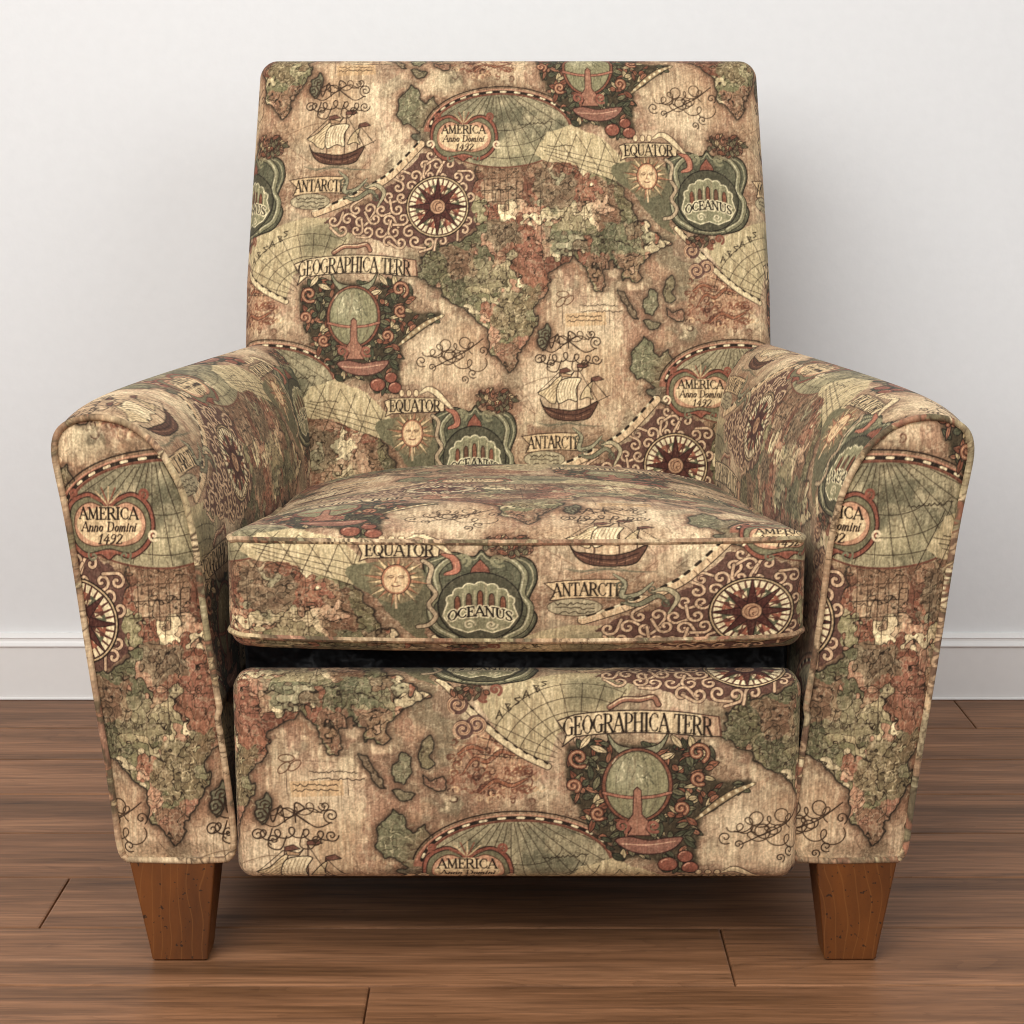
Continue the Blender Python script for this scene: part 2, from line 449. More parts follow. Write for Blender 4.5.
# --- 3 fan hemisphere with beaded arc (right of the shell) ------------------
FAN = [(704, 254), (716, 246), (734, 236), (752, 228), (774, 222), (812, 224), (822, 236), (816, 250), (800, 262), (778, 270), (764, 280), (757, 304), (742, 298), (722, 280)]
blend(full(FAN) * .9, S(184, 164, 118))
blend(gauss(full([(770, 232), (806, 228), (820, 240), (800, 256), (772, 262)]), 3) * .7, S(118, 110, 80))
fo = (780, 305)
for k in range(11):
    a = math.radians(188 + k * 12)
    if k < 10:
        stroke([(fo[0] + 18 * math.cos(a), fo[1] + 18 * math.sin(a)), (fo[0] + 80 * math.cos(a), fo[1] + 68 * math.sin(a))], .7, INK, .65)
for r in (34, 46, 58, 70):
    stroke(ell(fo[0], fo[1], r, r * .95, 30, math.radians(185), math.radians(300)), .7, INK, .65)
for i, (x, y) in enumerate(((721, 264), (727, 258), (734, 253), (741, 248), (748, 243), (754, 238))):
    k = i % 3
    if k == 0:
        stroke([(x - 2.4, y + 3.4), (x, y - 3.4), (x + 2.4, y + 2.6)], 1.0, INK, .85)
        stroke([(x - 1.6, y + .8), (x + 1.8, y + .2)], .8, INK, .8)
    elif k == 1:
        stroke([(x - 1.4, y - 2.6), (x + 1.2, y + 3)], 1.2, INK, .85)
        stroke(smooth([(x - 1, y - 2.4), (x + 2.2, y - 2.4), (x + .4, y + .2), (x + 3, y + 1), (x + 1.2, y + 3)], 3), .8, INK, .85)
    else:
        stroke(smooth([(x + 2, y - 2.6), (x - 1.6, y - 1.6), (x + 1.6, y + 1), (x - 1, y + 3)], 4), 1.1, INK, .85)
arc = smooth([(676, 234), (690, 250), (704, 266), (720, 282), (738, 296), (757, 306)], 10)
stroke(arc, 6.5, S(86, 66, 50))
stroke(arc, 4.8, S(210, 186, 138))
for i in range(0, len(arc) - 2, 4):
    stroke([(arc[i][0] + 1.5, arc[i][1] - 2), (arc[i][0] + 3.4, arc[i][1] - .4)], 1.7, INK)
# scroll pair
for cx, cy, sg in ((690, 256, 1), (704, 272, -1), (694, 276, 1)):
    fill(ell(cx, cy, 8, 8, 20), PLUM, .85)
    stroke(spiral(cx, cy, 7.5, 1.5, 2, sg), 2.2, S(204, 162, 118))
    stroke(spiral(cx, cy, 7.5, 1.5, 2, sg), .8, S(150, 104, 78))

# --- 4 hemisphere with checkered band --------------------------------------
hx, hy = 502, 134
fill(ell(hx, hy + 4, 80, 46, 60, math.pi * 1.02, math.pi * 1.98) + ell(hx, hy + 4, 62, 34, 40, math.pi * 1.98, math.pi * 1.02), S(160, 98, 74), .9)
HEM = ell(hx, hy, 70, 38, 70)
blend(full(HEM) * .95, S(140, 131, 98))
blend(full(HEM) * sst(.42, .6, m1) * .6, S(104, 99, 74))
blend(full(HEM) * sst(.5, .62, m2) * .5, S(188, 168, 124))
blend(full(HEM) * rid4 * .4, S(74, 66, 48))
blend(gauss(full([(440, 136), (500, 146), (560, 140), (540, 166), (470, 168)]), 5) * .55, S(178, 162, 116))
for k in range(19):
    a = math.radians(9 + k * 9)
    q = [(496 + t * math.cos(a), 84 + t * math.sin(a) * .9) for t in np.linspace(14, 120, 60)]
    q = [(x, y) for x, y in q if ((x - hx) / 69) ** 2 + ((y - hy) / 37) ** 2 < 1]
    if len(q) > 2:
        stroke([q[0], q[len(q) // 2], q[-1]], .65, INK, .7)
for q in (.42, .68, .88):
    stroke(ell(hx + 3, hy - 26 + 26 * q, 70 * q, 36 * q, 40, math.radians(-4), math.radians(184)), .65, INK, .7)
smalltext(520, 128, 34, 26, slope=-3)
smalltext(466, 122, 30, 20, slope=-2)
stroke(HEM, 1.5, S(120, 72, 54), closed=True)
top = ell(hx, hy + 1, 74, 41.5, 90, math.pi * 1.04, math.pi * 1.96)
stroke(top, 2.8, INK)
for i in range(2, len(top) - 3, 6):
    stroke(top[i:i + 3], 1.9, S(222, 200, 152))
stroke(ell(hx, hy + 3, 81, 49, 70, math.pi * 1.05, math.pi * 1.95), 1.2, INK, .9)
stroke(ell(hx, hy + 3, 78, 46, 70, math.pi * 1.05, math.pi * 1.95), 1.0, S(196, 134, 102), .9)
# pale gridded sheet
fill([(548, 136), (572, 128), (604, 142), (628, 166), (634, 192), (606, 182), (570, 168), (548, 166), (534, 158)], S(192, 170, 122), .92, 2)
for k in range(6):
    stroke([(548 + 15 * k, 130 + 4 * k), (528 + 17 * k, 172 + 3 * k)], .7, INK, .75)
for k in range(4):
    stroke([(540 + 4 * k, 150 + 7 * k * .6), (630, 176 + 7 * k - 6)], .7, INK, .7)
for k in range(3):
    stroke([(552 + 26 * k, 132 + 6 * k), (582 + 22 * k, 176 + 4 * k)], .7, INK, .65)
smalltext(548, 150, 28, 16)

# --- 5 plum scrollwork and compass -----------------------------------------
PL = [(326, 226), (346, 216), (372, 206), (390, 190), (408, 172), (420, 156), (440, 160), (462, 170), (476, 178), (472, 206), (476, 232), (458, 246), (432, 249), (410, 254), (388, 250), (362, 240), (344, 236)]
PLm = full(PL, 3)
blend(PLm * .96, S(106, 72, 60))
blend(PLm * engr * .4, S(60, 40, 34))
pts = []
y = 158
row = 0
while y < 256:
    x = 322 + (row % 2) * 7.5
    while x < 480:
        pts.append((x + rnd.uniform(-1.5, 1.5), y + rnd.uniform(-1.5, 1.5)))
        x += 13.4
    y += 11.2
    row += 1
for (x, y) in pts:
    if inside(PL, np.array([[x]]), np.array([[y]]))[0, 0] and math.hypot(x - 438, y - 212) > 30:
        ph = rnd.uniform(0, 6.28)
        sg = rnd.choice((-1, 1))
        sp = spiral(x, y, 6.4, 1.1, ph, sg, 18)
        tail = (x + 12 * math.cos(ph - sg * .75), y + 12 * math.sin(ph - sg * .75))
        stroke([tail] + sp, 3.4, S(66, 42, 36), .8)
        stroke([tail] + sp, 2.1, S(202, 164, 124))
cx, cy = 438, 212
def compass(cx, cy, r):
    def P(q, a):
        return (cx + r * q * math.cos(a), cy + r * q * math.sin(a))
    outlined(ell(cx, cy, r + 1.2, r + 1.2, 60), S(196, 164, 118), INK, 1.2)
    outlined(ell(cx, cy, r - 1, r - 1, 60), S(104, 62, 50), INK, .8)
    for k in range(32):
        a = (k + .5) * math.pi / 16
        fill([P(.94, a - .075), P(.94, a + .075), P(.74, a + .055), P(.72, a - .055)], S(222, 202, 154))
    for k in range(16):
        a = (k + .5) * math.pi / 8
        fill([P(.74, a - .13), P(.74, a + .13), P(.42, a)], S(98, 98, 72) if k % 2 else S(158, 92, 68))
        fill([P(.60, a - .15), P(.66, a - .02), P(.44, a - .10)], S(216, 192, 142))
        fill([P(.58, a + .17), P(.46, a + .22), P(.47, a + .06)], S(216, 192, 142))
    for k in range(8):
        a = k * math.pi / 4
        L = .97 if k % 2 == 0 else .93
        outlined([P(L, a - .02), P(.28, a - .46), (cx, cy), P(.28, a + .46), P(L, a + .02)], S(92, 52, 44), S(54, 34, 30), .7)
    outlined(ell(cx, cy, r * .26, r * .26, 24), S(186, 138, 100), S(70, 44, 36), 1.0)
    stroke(ell(cx, cy, r * .17, r * .17, 20), .6, S(110, 70, 52), closed=True)
    stroke(smooth([P(.14, 1.9), P(.08, 2.6), P(.1, -1.9), P(.15, -1.0)], 4), .9, S(84, 50, 40))
    stroke(smooth([P(.12, .2), P(.05, 1.2), P(.13, 1.2)], 4), .7, S(84, 50, 40))
compass(cx, cy, 30)
# curved measuring strip
for a, b, cc in ((smooth([(420, 148), (404, 166), (388, 182), (371, 193)], 10), 0, 0), (smooth([(360, 199), (342, 208), (316, 218)], 10), 0, 0)):
    stroke(a, 8.5, S(60, 44, 34))
    stroke(a, 7.0, S(208, 172, 126))
    up = [(x - 2.2, y - 2.4) for x, y in a]
    stroke(up, 2.2, S(216, 196, 150))
    for i in range(1, len(up) - 2, 5):
        stroke(up[i:i + 3], 2.4, INK)
    for i in range(3, len(a), 6):
        stroke([(a[i][0] - .5, a[i][1] - 1), (a[i][0] + 2.5, a[i][1] + 3)], .6, BROWN)

# --- 6 cartouche "AMERICA Anno Domini 1492" --------------------------------
ax, ay = 463, 141
outlined(smooth([(429, 142), (432, 126), (446, 118), (456, 121), (463, 126), (470, 121), (482, 118), (494, 126), (498, 142), (493, 156), (480, 165), (469, 162), (463, 166), (456, 162), (444, 165), (433, 156)], 6, True), S(150, 84, 64), S(70, 46, 36), 1.0)
outlined(smooth([(432, 142), (435, 128), (447, 121), (457, 125), (463, 131), (470, 125), (481, 121), (491, 128), (495, 142), (490, 154), (479, 161), (463, 158), (446, 161), (436, 154)], 6, True), S(122, 114, 82), S(62, 52, 40), .9)
outlined(smooth([(436, 142), (439, 131), (449, 125), (463, 129), (477, 125), (488, 131), (491, 142), (486, 152), (474, 156), (463, 155), (451, 156), (440, 152)], 6, True), S(196, 140, 104), S(96, 66, 48), .8)
fill(ell(ax, ay, 25, 13.5, 40), S(216, 184, 134))
for sx in (-1, 1):
    stroke(spiral(ax + sx * 34, ay + 7, 4.5, 1.2, 1, sx), 1.8, S(222, 196, 150))
    stroke(spiral(ax + sx * 12, ay + 22, 5, 1.2, -1, sx), 1.6, S(124, 118, 88))
    stroke(spiral(ax + sx * 26, ay - 22, 4, 1.2, 1, -sx), 2.2, S(146, 84, 64))
for k in range(7):
    a = math.radians(-90 + (k - 3) * 20)
    stroke([(ax, ay - 14), (ax + 15 * math.cos(a), ay - 13 + 14 * math.sin(a))], 1.2, S(196, 164, 116) if k % 2 else S(140, 84, 62))
text('AMERICA', ax, ay - 8.2, 45, 8.2, INK, 1.5, .85)
text('Anno Domini', ax, ay + 1.2, 42, 6.6, S(64, 46, 34), 1.15, .7, slant=.12)
text('1492', ax + 1, ay + 10, 18, 6.6, S(64, 46, 34), 1.2, .75, slant=.12)

# --- 7 ship, script flourishes ----------------------------------------------
def ship(ox, oy):
    P = lambda *q: [(ox + x, oy + y) for x, y in q]
    for k in range(5):
        stroke(smooth(P((-34 + 4 * k, 24 + k * 1.5), (-22 + 6 * k, 28 - k), (-8 + 6 * k, 24 + k), (8 + 6 * k, 28)), 4), .8, S(112, 104, 80), .8)
    outlined(smooth(P((-30, 2), (-26, 9), (-16, 11), (0, 13), (14, 10), (26, 4), (22, 14), (16, 21), (0, 23), (-16, 21), (-25, 14)), 5, True), S(104, 70, 54), INK, 1.0)
    stroke(smooth(P((-27, 9), (-14, 15), (4, 17), (20, 11)), 5), 1.0, S(66, 44, 36))
    stroke(smooth(P((-24, 13), (-12, 18), (4, 20), (18, 15)), 5), .7, S(150, 104, 76))
    for x, y0, y1 in ((-12, -24, 12), (6, -31, 12), (19, -18, 8)):
        stroke(P((x + 1, y0), (x, y1)), 1.1, BROWN)
    outlined(smooth(P((-32, -4), (-22, -10), (-14, -18), (-8, -21), (-13, -8), (-15, 6), (-22, 4), (-26, 0)), 4, True), S(206, 178, 130), INK, .8)
    outlined(smooth(P((-12, 6), (-14, -6), (-10, -16), (0, -19), (10, -18), (5, -8), (6, 4), (-2, 2)), 4, True), S(218, 194, 148), INK, .9)
    outlined(smooth(P((9, 2), (13, -8), (21, -15), (19, -5), (22, 2), (16, 0)), 4, True), S(196, 168, 122), INK, .8)
    for k in range(6):
        stroke(smooth(P((-11 + 2.8 * k, 3), (-12 + 2.8 * k, -6), (-8 + 2.7 * k, -17)), 4), .6, S(128, 98, 68), .8)
    for k in range(5):
        stroke(smooth(P((-28 + 2.6 * k, -2 + k), (-22 + 2.2 * k, -9 + k), (-12 + .6 * k, -17 + 3 * k)), 4), .6, S(120, 92, 64), .8)
    outlined(P((-10, -24), (0, -22), (4, -26), (0, -20), (-9, -20)), S(180, 140, 100), INK, .7)
    for x, y in ((6, -32), (20, -19), (-11, -27)):
        outlined(P((x - ox * 0, y), (x + 7, y - 2), (x + 12, y + 1.5), (x + 6, y + 3), (x, y + 3.4)), S(120, 78, 62), INK, .6)
    for q in (((20, -18), (34, -2)), ((6, -30), (26, 4)), ((-12, -24), (-33, -4)), ((26, 4), (38, -2)), ((30, -6), (36, 1))):
        stroke(P(*q), .7, INK, .85)
    for k in range(10):
        x = rnd.uniform(-22, 16)
        stroke(P((x, 12), (x + rnd.uniform(-1, 1), 21)), .6, S(70, 46, 38), .8)
ship(336, 146)


def flourish(cx, cy, w, h, k, seed, width=.95, color=S(74, 54, 38)):
    q = random.Random(seed)
    p = []
    n = 90
    a1, a2 = q.uniform(0, 6), q.uniform(0, 6)
    for i in range(n):
        t = i / (n - 1)
        r = h * (.34 + .2 * math.sin(3.1 * t * 6 + a1))
        p.append((cx + (t - .5) * w * .82 + r * 1.05 * math.sin(k * t * 2 * math.pi + a2), cy + r * math.cos(k * t * 2 * math.pi + a2) + h * .12 * math.sin(5 * t + a1)))
    stroke(p, width, color, .95)


INKB = S(70, 52, 38)
for sx in (-1, 1):
    stroke(spiral(334 + sx * 27, 92, 6.5, 1.7, 1.5, sx), 1.1, INKB)
    stroke(smooth([(334 + sx * 27, 98), (334 + sx * 16, 102), (334 + sx * 4, 94), (334 - sx * 10, 86), (334 - sx * 20, 90)], 6), 1.0, INKB)
    stroke(spiral(334 + sx * 22, 84, 4.5, 1.4, 3, -sx), 1.0, INKB)
    stroke(spiral(333 + sx * 28, 109, 5.5, 1.5, 0, sx), 1.1, INKB)
    stroke(spiral(333 + sx * 16, 113, 4.6, 1.5, 2, -sx), 1.0, INKB)
flourish(334, 88, 48, 12, 4, 3, .9)
stroke(smooth([(314, 86), (317, 98), (323, 84), (326, 98)], 6), 1.3, INKB)
stroke(smooth([(334, 98), (334, 82), (341, 86), (335, 91), (344, 99)], 6), 1.3, INKB)
stroke(ell(328, 90, 5, 4, 16), 1.0, INKB, closed=True)
lp = [(304 + 54 * t + 4.6 * math.sin(t * 31.4), 108 + 4.4 * math.cos(t * 31.4) + 1.5 * math.sin(t * 9)) for t in np.linspace(0, 1, 80)]
stroke(lp, 1.1, INKB)
stroke(smooth([(316, 104), (313, 118), (322, 121), (327, 110)], 6), 1.1, INKB)
stroke(smooth([(340, 104), (337, 118), (346, 120), (351, 109)], 6), 1.0, INKB)
fill([(330, 64), (370, 62), (371, 75), (331, 77)], S(202, 160, 110), .8)
for y in (67, 71):
    smalltext(333, y, 34, 22)
# second flourish, free loops
flourish(456, 352, 52, 15, 5, 8)
flourish(460, 366, 48, 17, 4, 9)
flourish(446, 360, 44, 10, 4, 12)
for x, y, r, s in ((424, 366, 6, 1), (434, 372, 4, -1), (474, 378, 5, 1), (466, 384, 4, -1), (484, 356, 5, -1)):
    stroke(spiral(x, y, r, 1.3, 1, s), 1.0, INKB)
stroke(smooth([(436, 372), (452, 364), (468, 356), (484, 344)], 6), 1.0, INKB)
# sea captions
smalltext(579, 311, 36, 26)
smalltext(580, 317, 40, 26)
for x, y in ((562, 300), (568, 306), (560, 308)):
    stroke(ell(x, y, 6, 3, 16, rot=.4 * (x - 562)), .9, S(110, 76, 54), closed=True)

# --- 8 ANTARCTICA ribbon ----------------------------------------------------
outlined([(288, 184), (305, 181.5), (325, 180.5), (343, 181), (346, 198), (325, 197), (306, 198), (292, 200), (296, 192)], S(204, 170, 122), S(66, 46, 36), .9)
text('ANTARCTI', 318, 189.5, 48, 11.5, INK, 1.6, .85, sag=1.0)
outlined(ell(310, 206, 20, 8, 30), S(164, 148, 112), S(90, 72, 54), .7)
for y in (203, 207, 211):
    smalltext(296, y, 28, 18)
for q, cl in ((smooth([(338, 176), (346, 184), (344, 196), (356, 194), (366, 184)], 6), S(150, 142, 108)), (smooth([(344, 202), (356, 204), (370, 196), (378, 204)], 6), S(128, 122, 92)), (smooth([(366, 192), (376, 190), (384, 198), (378, 212)], 6), S(176, 160, 120))):
    stroke(q, 5.2, S(66, 56, 44), taper=True)
    stroke(q, 3.6, cl, taper=True)
for x, y in ((343, 186), (350, 199), (366, 190), (376, 202)):
    stroke(spiral(x, y, 4, 1.3, 1, 1), 1.3, S(92, 88, 68))

# --- 9 GEOGRAPHICA ribbon, globe on stand, wreath ----------------------------
WREATH = [(302, 292), (322, 284), (344, 288), (372, 288), (396, 286), (416, 296), (410, 318), (438, 318), (444, 322), (420, 336), (404, 352), (404, 376), (402, 396), (384, 398), (366, 384), (344, 384), (330, 366), (316, 350), (308, 330), (304, 310)]
blend(gauss(full(WREATH, 4), 1.2) * .93, S(76, 66, 48))
for k in range(230):
    while True:
        x, y = rnd.uniform(300, 440), rnd.uniform(284, 398)
        if inside(WREATH, np.array([[x]]), np.array([[y]]))[0, 0] and ((x - 357) / 26) ** 2 + ((y - 322) / 32) ** 2 > 1:
            break
    leaf(x, y, rnd.uniform(3.5, 7), rnd.uniform(1.6, 3), rnd.uniform(0, 6.28), rnd.choice((S(84, 86, 62), S(74, 74, 54), S(106, 104, 74), S(158, 98, 70), S(168, 108, 78), S(196, 170, 120), S(136, 80, 58), S(124, 116, 82), S(90, 90, 66))), S(46, 40, 32))
for x, y, r, s in ((313, 299, 8, 1), (402, 295, 8.5, -1), (309, 322, 5.5, -1), (403, 316, 6, 1), (328, 345, 5.5, 1), (390, 341, 5.5, -1)):
    stroke(spiral(x, y, r, 1.3, 1, s), 4.4, S(62, 42, 34))
    stroke(spiral(x, y, r, 1.3, 1, s), 2.8, S(152, 94, 68))
    stroke(spiral(x, y, r, 1.3, 1, s), .7, S(200, 152, 110))
ornament = smooth([(402, 350), (416, 338), (430, 328), (445, 321)], 8)
stroke(ornament, 7, S(70, 60, 46), taper=True)
stroke(ornament, 4.6, S(162, 134, 94), taper=True)
for i in range(2, len(ornament) - 1, 3):
    fill(ell(ornament[i][0], ornament[i][1], 1.4, 1.4, 10), S(222, 200, 150))
outlined(smooth([(334, 278), (338, 290), (348, 298), (366, 298), (376, 290), (380, 278), (372, 288), (357, 291), (342, 288)], 5, True), S(142, 138, 104), INK, .9)
for x, y, a in ((318, 286, 2.2), (386, 286, .9), (328, 292, .4), (378, 298, -.4)):
    leaf(x, y, 7, 2.6, a, S(212, 186, 136))
outlined(ell(357, 322, 26.5, 31, 50), S(140, 84, 62), S(66, 44, 36), 1.0)
outlined(ell(357, 322, 23.5, 28.5, 50), S(140, 132, 94), S(70, 54, 42), .9)
blend(gauss(full(ell(350, 312, 12, 14, 24)), 4) * .5, S(186, 176, 136))
for k in range(26):
    x, y = rnd.uniform(340, 368), rnd.uniform(298, 318)
    stroke([(x, y), (x + rnd.uniform(-4, 4), y + rnd.uniform(1, 5))], 1.0, S(96, 94, 70) if k % 2 else S(210, 196, 150), .8)
for rx in (8, 16):
    stroke(ell(357, 322, rx, 28, 40), .5, S(90, 84, 64), .6, closed=True)
stroke(smooth([(332, 328), (345, 331), (357, 332), (370, 331), (382, 328)], 5), 3.0, S(70, 46, 38))
stroke(smooth([(332, 328), (345, 331), (357, 332), (370, 331), (382, 328)], 5), 2.0, S(176, 112, 86))
outlined([(354.5, 326), (357, 323), (360, 326), (361, 346), (366, 352), (364, 358), (368, 364), (350, 364), (353, 358), (350, 352), (354, 346)], S(164, 110, 84), S(76, 46, 38), .8)
for sx in (-1, 1):
    stroke(spiral(358 + sx * 12, 356, 5.5, 1.3, 1, sx), 2.6, S(152, 90, 70))
outlined(smooth([(341, 368), (352, 365), (366, 368), (380, 366), (392, 366), (384, 376), (368, 380), (352, 377)], 5, True), S(148, 98, 78), S(70, 42, 36), .9)
stroke(smooth([(346, 371), (366, 372), (386, 369)], 5), .8, S(214, 160, 124))
for x, y, r in ((381, 389, 7.5), (394, 382, 6), (398, 392, 6.5)):
    outlined(ell(x, y, r, r * .85, 22), S(146, 84, 64), S(62, 38, 30), .9)
    stroke(ell(x - 1, y - 1.5, r * .5, r * .4, 10, 3.3, 4.8), 1.1, S(206, 142, 110))
RIB = [(297, 269), (302, 267)] + [(357 + 60 * math.sin(t), 266 - 5.5 * math.cos(t * 1.35)) for t in np.linspace(-.9, .9, 14)] + [(417, 266), (419, 282)] + [(357 + 60 * math.sin(t), 284 - 5.5 * math.cos(t * 1.35)) for t in np.linspace(.9, -.9, 14)] + [(301, 290), (304, 280)]
outlined(RIB, S(216, 188, 140), S(58, 42, 34), 1.0)
fill([(404, 264), (418, 266), (420, 282), (406, 280)], S(150, 92, 70), .5)
text('GEOGRAPHICA TERR', 357, 270, 111, 14.5, INK, 1.8, .95, sag=4.4)
stroke(smooth([(336, 258), (346, 252), (358, 252), (368, 250), (372, 256)], 5), 5.0, S(74, 50, 40))
stroke(smooth([(336, 258), (346, 252), (358, 252), (368, 250), (372, 256)], 5), 3.2, S(160, 108, 82))
stroke(smooth([(336, 257), (346, 251), (358, 251), (368, 249)], 5), 1.0, S(214, 180, 136))

# --- 10 EQUATOR ribbon with sun, shield with shell ---------------------------
SH = smooth([(668, 168), (676, 160), (690, 156), (704, 160), (710, 154), (716, 160), (732, 158), (746, 164), (750, 180), (744, 200), (750, 216), (742, 232), (726, 238), (710, 240), (692, 238), (676, 230), (668, 214), (674, 196)], 6, True)
outlined(SH, S(98, 96, 72), S(46, 40, 30), 1.3)
stroke([(709 + (x - 709) * .93, 199 + (y - 199) * .93) for x, y in SH], 1.0, S(184, 170, 126), .8, closed=True)
blend(full(SH) * engr * .5, S(52, 48, 36))
fill(smooth([(612, 172), (640, 166), (668, 172), (674, 200), (668, 226), (676, 240), (660, 232), (646, 216), (632, 196), (620, 188)], 5, True), S(112, 106, 76), .9, 2)
blend(gauss(full([(628, 186), (668, 180), (670, 222), (652, 222)]), 4) * .3, S(84, 86, 66))
for sx in (-1, 1):
    b = smooth([(709 + sx * 14, 160), (709 + sx * 24, 164), (709 + sx * 32, 176), (709 + sx * 30, 194), (709 + sx * 36, 206), (709 + sx * 32, 224), (709 + sx * 18, 234)], 6)
    stroke(b, 6.0, S(52, 48, 38))
    stroke(b, 4.4, S(132, 126, 92))
    stroke([(x - .8, y - .8) for x, y in b], 1.0, S(186, 176, 136))
    stroke(spiral(709 + sx * 13, 163, 6, 1.3, 1, sx), 2.6, S(134, 127, 92))
outlined([(703, 170), (709, 162), (715, 170), (717, 178), (709, 175), (701, 178)], S(144, 84, 64), INK, .7)
outlined(ell(709, 205, 30.5, 31, 50), S(86, 82, 62), S(46, 42, 34), 1.1)
SHELL = []
for k in range(7):
    a0 = math.radians(196 + k * 21.4)
    for j in range(5):
        a = a0 + math.radians(21.4) * j / 4
        q = 1 + .1 * math.sin(math.pi * j / 4)
        SHELL.append((709 + 24.5 * q * math.cos(a), 209 + 24 * q * math.sin(a)))
SHELL += [(736, 214), (730, 224), (718, 229), (709, 226), (700, 229), (688, 224), (682, 214)]
outlined(SHELL, S(138, 132, 96), S(56, 50, 40), 1.0)
stroke(SHELL, 1.1, S(212, 198, 152), closed=True)
for k in range(5):
    x = 709 + (k - 2) * 8.2
    y = 194 + abs(k - 2) * 2.6
    outlined(smooth([(x - 2, y + 12), (x - 1.9, y), (x, y - 3.4), (x + 1.9, y), (x + 2, y + 12)], 4), S(138, 84, 60) if k % 2 == 0 else S(112, 76, 56), S(58, 44, 34), .7)
    stroke([(x + 4.1, y - 6), (x + 4.1, y + 12)], .7, S(200, 184, 136), .9)
for sx in (-1, 1):
    stroke(spiral(709 + sx * 8, 222, 4.5, 1.4, 0, sx), 1.4, S(206, 190, 146))
text('OCEANUS', 709, 209.5, 47, 8.6, S(44, 36, 28), 1.6, 1.0, sag=5.5, halo=S(216, 200, 154))
for x, y, r, s in ((700, 244, 5, 1), (718, 244, 5, -1), (709, 250, 4, 1)):
    stroke(spiral(x, y, r, 1.3, 1, s), 2.4, S(140, 84, 64))
br = smooth([(668, 164), (674, 170), (672, 184), (677, 194), (672, 204), (677, 214), (672, 222), (664, 224)], 6)
stroke(br, 4.4, S(70, 58, 46)); stroke(br, 3.0, S(176, 150, 114))
sun = (648.5, 181)
fill(ell(sun[0], sun[1], 20, 22, 30), S(150, 124, 86), .5)
for k in range(24):
    a = k * math.pi / 12 + .1
    r1 = (25, 17, 21)[k % 3]
    fill([(sun[0] + 9 * math.cos(a - .16), sun[1] + 11 * math.sin(a - .16)), (sun[0] + r1 * math.cos(a + .05), sun[1] + r1 * 1.05 * math.sin(a + .05)), (sun[0] + 9 * math.cos(a + .16), sun[1] + 11 * math.sin(a + .16))], S(212, 180, 126) if k % 2 else S(176, 118, 82))
    stroke([(sun[0] + 9 * math.cos(a + .16), sun[1] + 11 * math.sin(a + .16)), (sun[0] + r1 * math.cos(a + .05), sun[1] + r1 * 1.05 * math.sin(a + .05))], .6, S(84, 60, 44), .8)
outlined(ell(sun[0], sun[1], 10.5, 13.5, 30), S(178, 118, 84), S(84, 56, 42), .8)
fill(ell(sun[0], sun[1], 8.8, 11.8, 30), S(214, 176, 126))
for sx in (-1, 1):
    stroke(ell(sun[0] + sx * 3.7, sun[1] - 2.2, 2.1, 1.2, 8, 3.3, 6.1), .8, S(92, 58, 42))
    stroke([(sun[0] + sx * 2.4, sun[1] - 1.6), (sun[0] + sx * 5, sun[1] - 1.6)], .9, S(92, 58, 42))
stroke([(sun[0] + .3, sun[1] - 2), (sun[0] - 1, sun[1] + 2.6), (sun[0] + 1, sun[1] + 2.8)], .7, S(130, 84, 60))
stroke([(sun[0] - 3, sun[1] + 5.6), (sun[0], sun[1] + 6.4), (sun[0] + 3, sun[1] + 5.4)], 1.0, S(120, 66, 50))
stroke([(sun[0] - .5, sun[1] + 14), (sun[0], sun[1] + 26)], 1.6, S(206, 168, 122))
outlined([(621, 150), (628, 147), (650, 146.5), (674, 147), (680, 150), (679, 160), (650, 161), (628, 162), (622, 165), (624, 158)], S(206, 178, 130), S(66, 46, 36), .9)
text('EQUATOR', 651, 154, 50, 11, INK, 1.7, .95, sag=.5)
for q, cl in ((smooth([(656, 142), (664, 138), (672, 142), (680, 150), (688, 158)], 5), S(216, 190, 142)), (smooth([(682, 158), (690, 162), (692, 172), (684, 176)], 5), S(176, 108, 82))):
    stroke(q, 7.0, S(70, 48, 38), taper=True)
    stroke(q, 5.2, cl, taper=True)
for x in (638, 645, 652):
    outlined(ell(x, 142, 2.6, 3.6, 14), S(212, 182, 134), S(84, 56, 44), .7)

# --- 11 leafy clumps in the gaps ----------------------------------------------
for bx, by, n, rx, ry in ((496, 404, 60, 20, 11), (700, 246, 20, 14, 5), (634, 136, 0, 8, 5)):
    if n:
        blend(gauss(full(ell(bx, by, rx, ry, 24), 3), 2.5) * .8, S(120, 84, 62))
    for k in range(n):
        a, q = rnd.uniform(0, 6.28), math.sqrt(rnd.random())
        leaf(bx + rx * q * math.cos(a), by + ry * q * math.sin(a), rnd.uniform(2.4, 4.6), rnd.uniform(1.2, 2.2), rnd.uniform(0, 6.28), rnd.choice((S(122, 112, 80), S(160, 104, 76), S(190, 160, 112), S(98, 92, 66), S(142, 86, 62))), S(60, 44, 34))

# --- 12 woven finish: slubs and broken ink -----------------------------------
lum = gauss(img.mean(2), .8)
pale = sst(.42, .6, lum)
blend(rid4 * .10 * (1 - POOL * .8), S(66, 48, 36))
blend(rid5 * .14 * (1 - POOL * .8), S(222, 200, 158))
blend(sst(.56, .78, streak) * (.05 + .34 * pale), S(236, 212, 162))
blend(sst(.42, .2, streak) * (.08 + .2 * pale), S(112, 84, 58))
blend(engr2 * .14 * (1 - pale), S(60, 44, 34))
img *= (0.88 + 0.24 * value_noise(467, 511, 77))[..., None]
grey = (img * np.array([.3, .55, .15], np.float32)).sum(2, keepdims=True)
img = grey * S(262, 252, 240) * .28 + img * .72
img = (img - .5) * 1.2 + .495
img = np.clip(img, 0, 1)
for c in range(3):
    img[..., c] = gauss(img[..., c], .12)
TEX = np.where(img <= .04045, img / 12.92, ((img.clip(0, 1) + .055) / 1.055) ** 2.4).astype(np.float32)


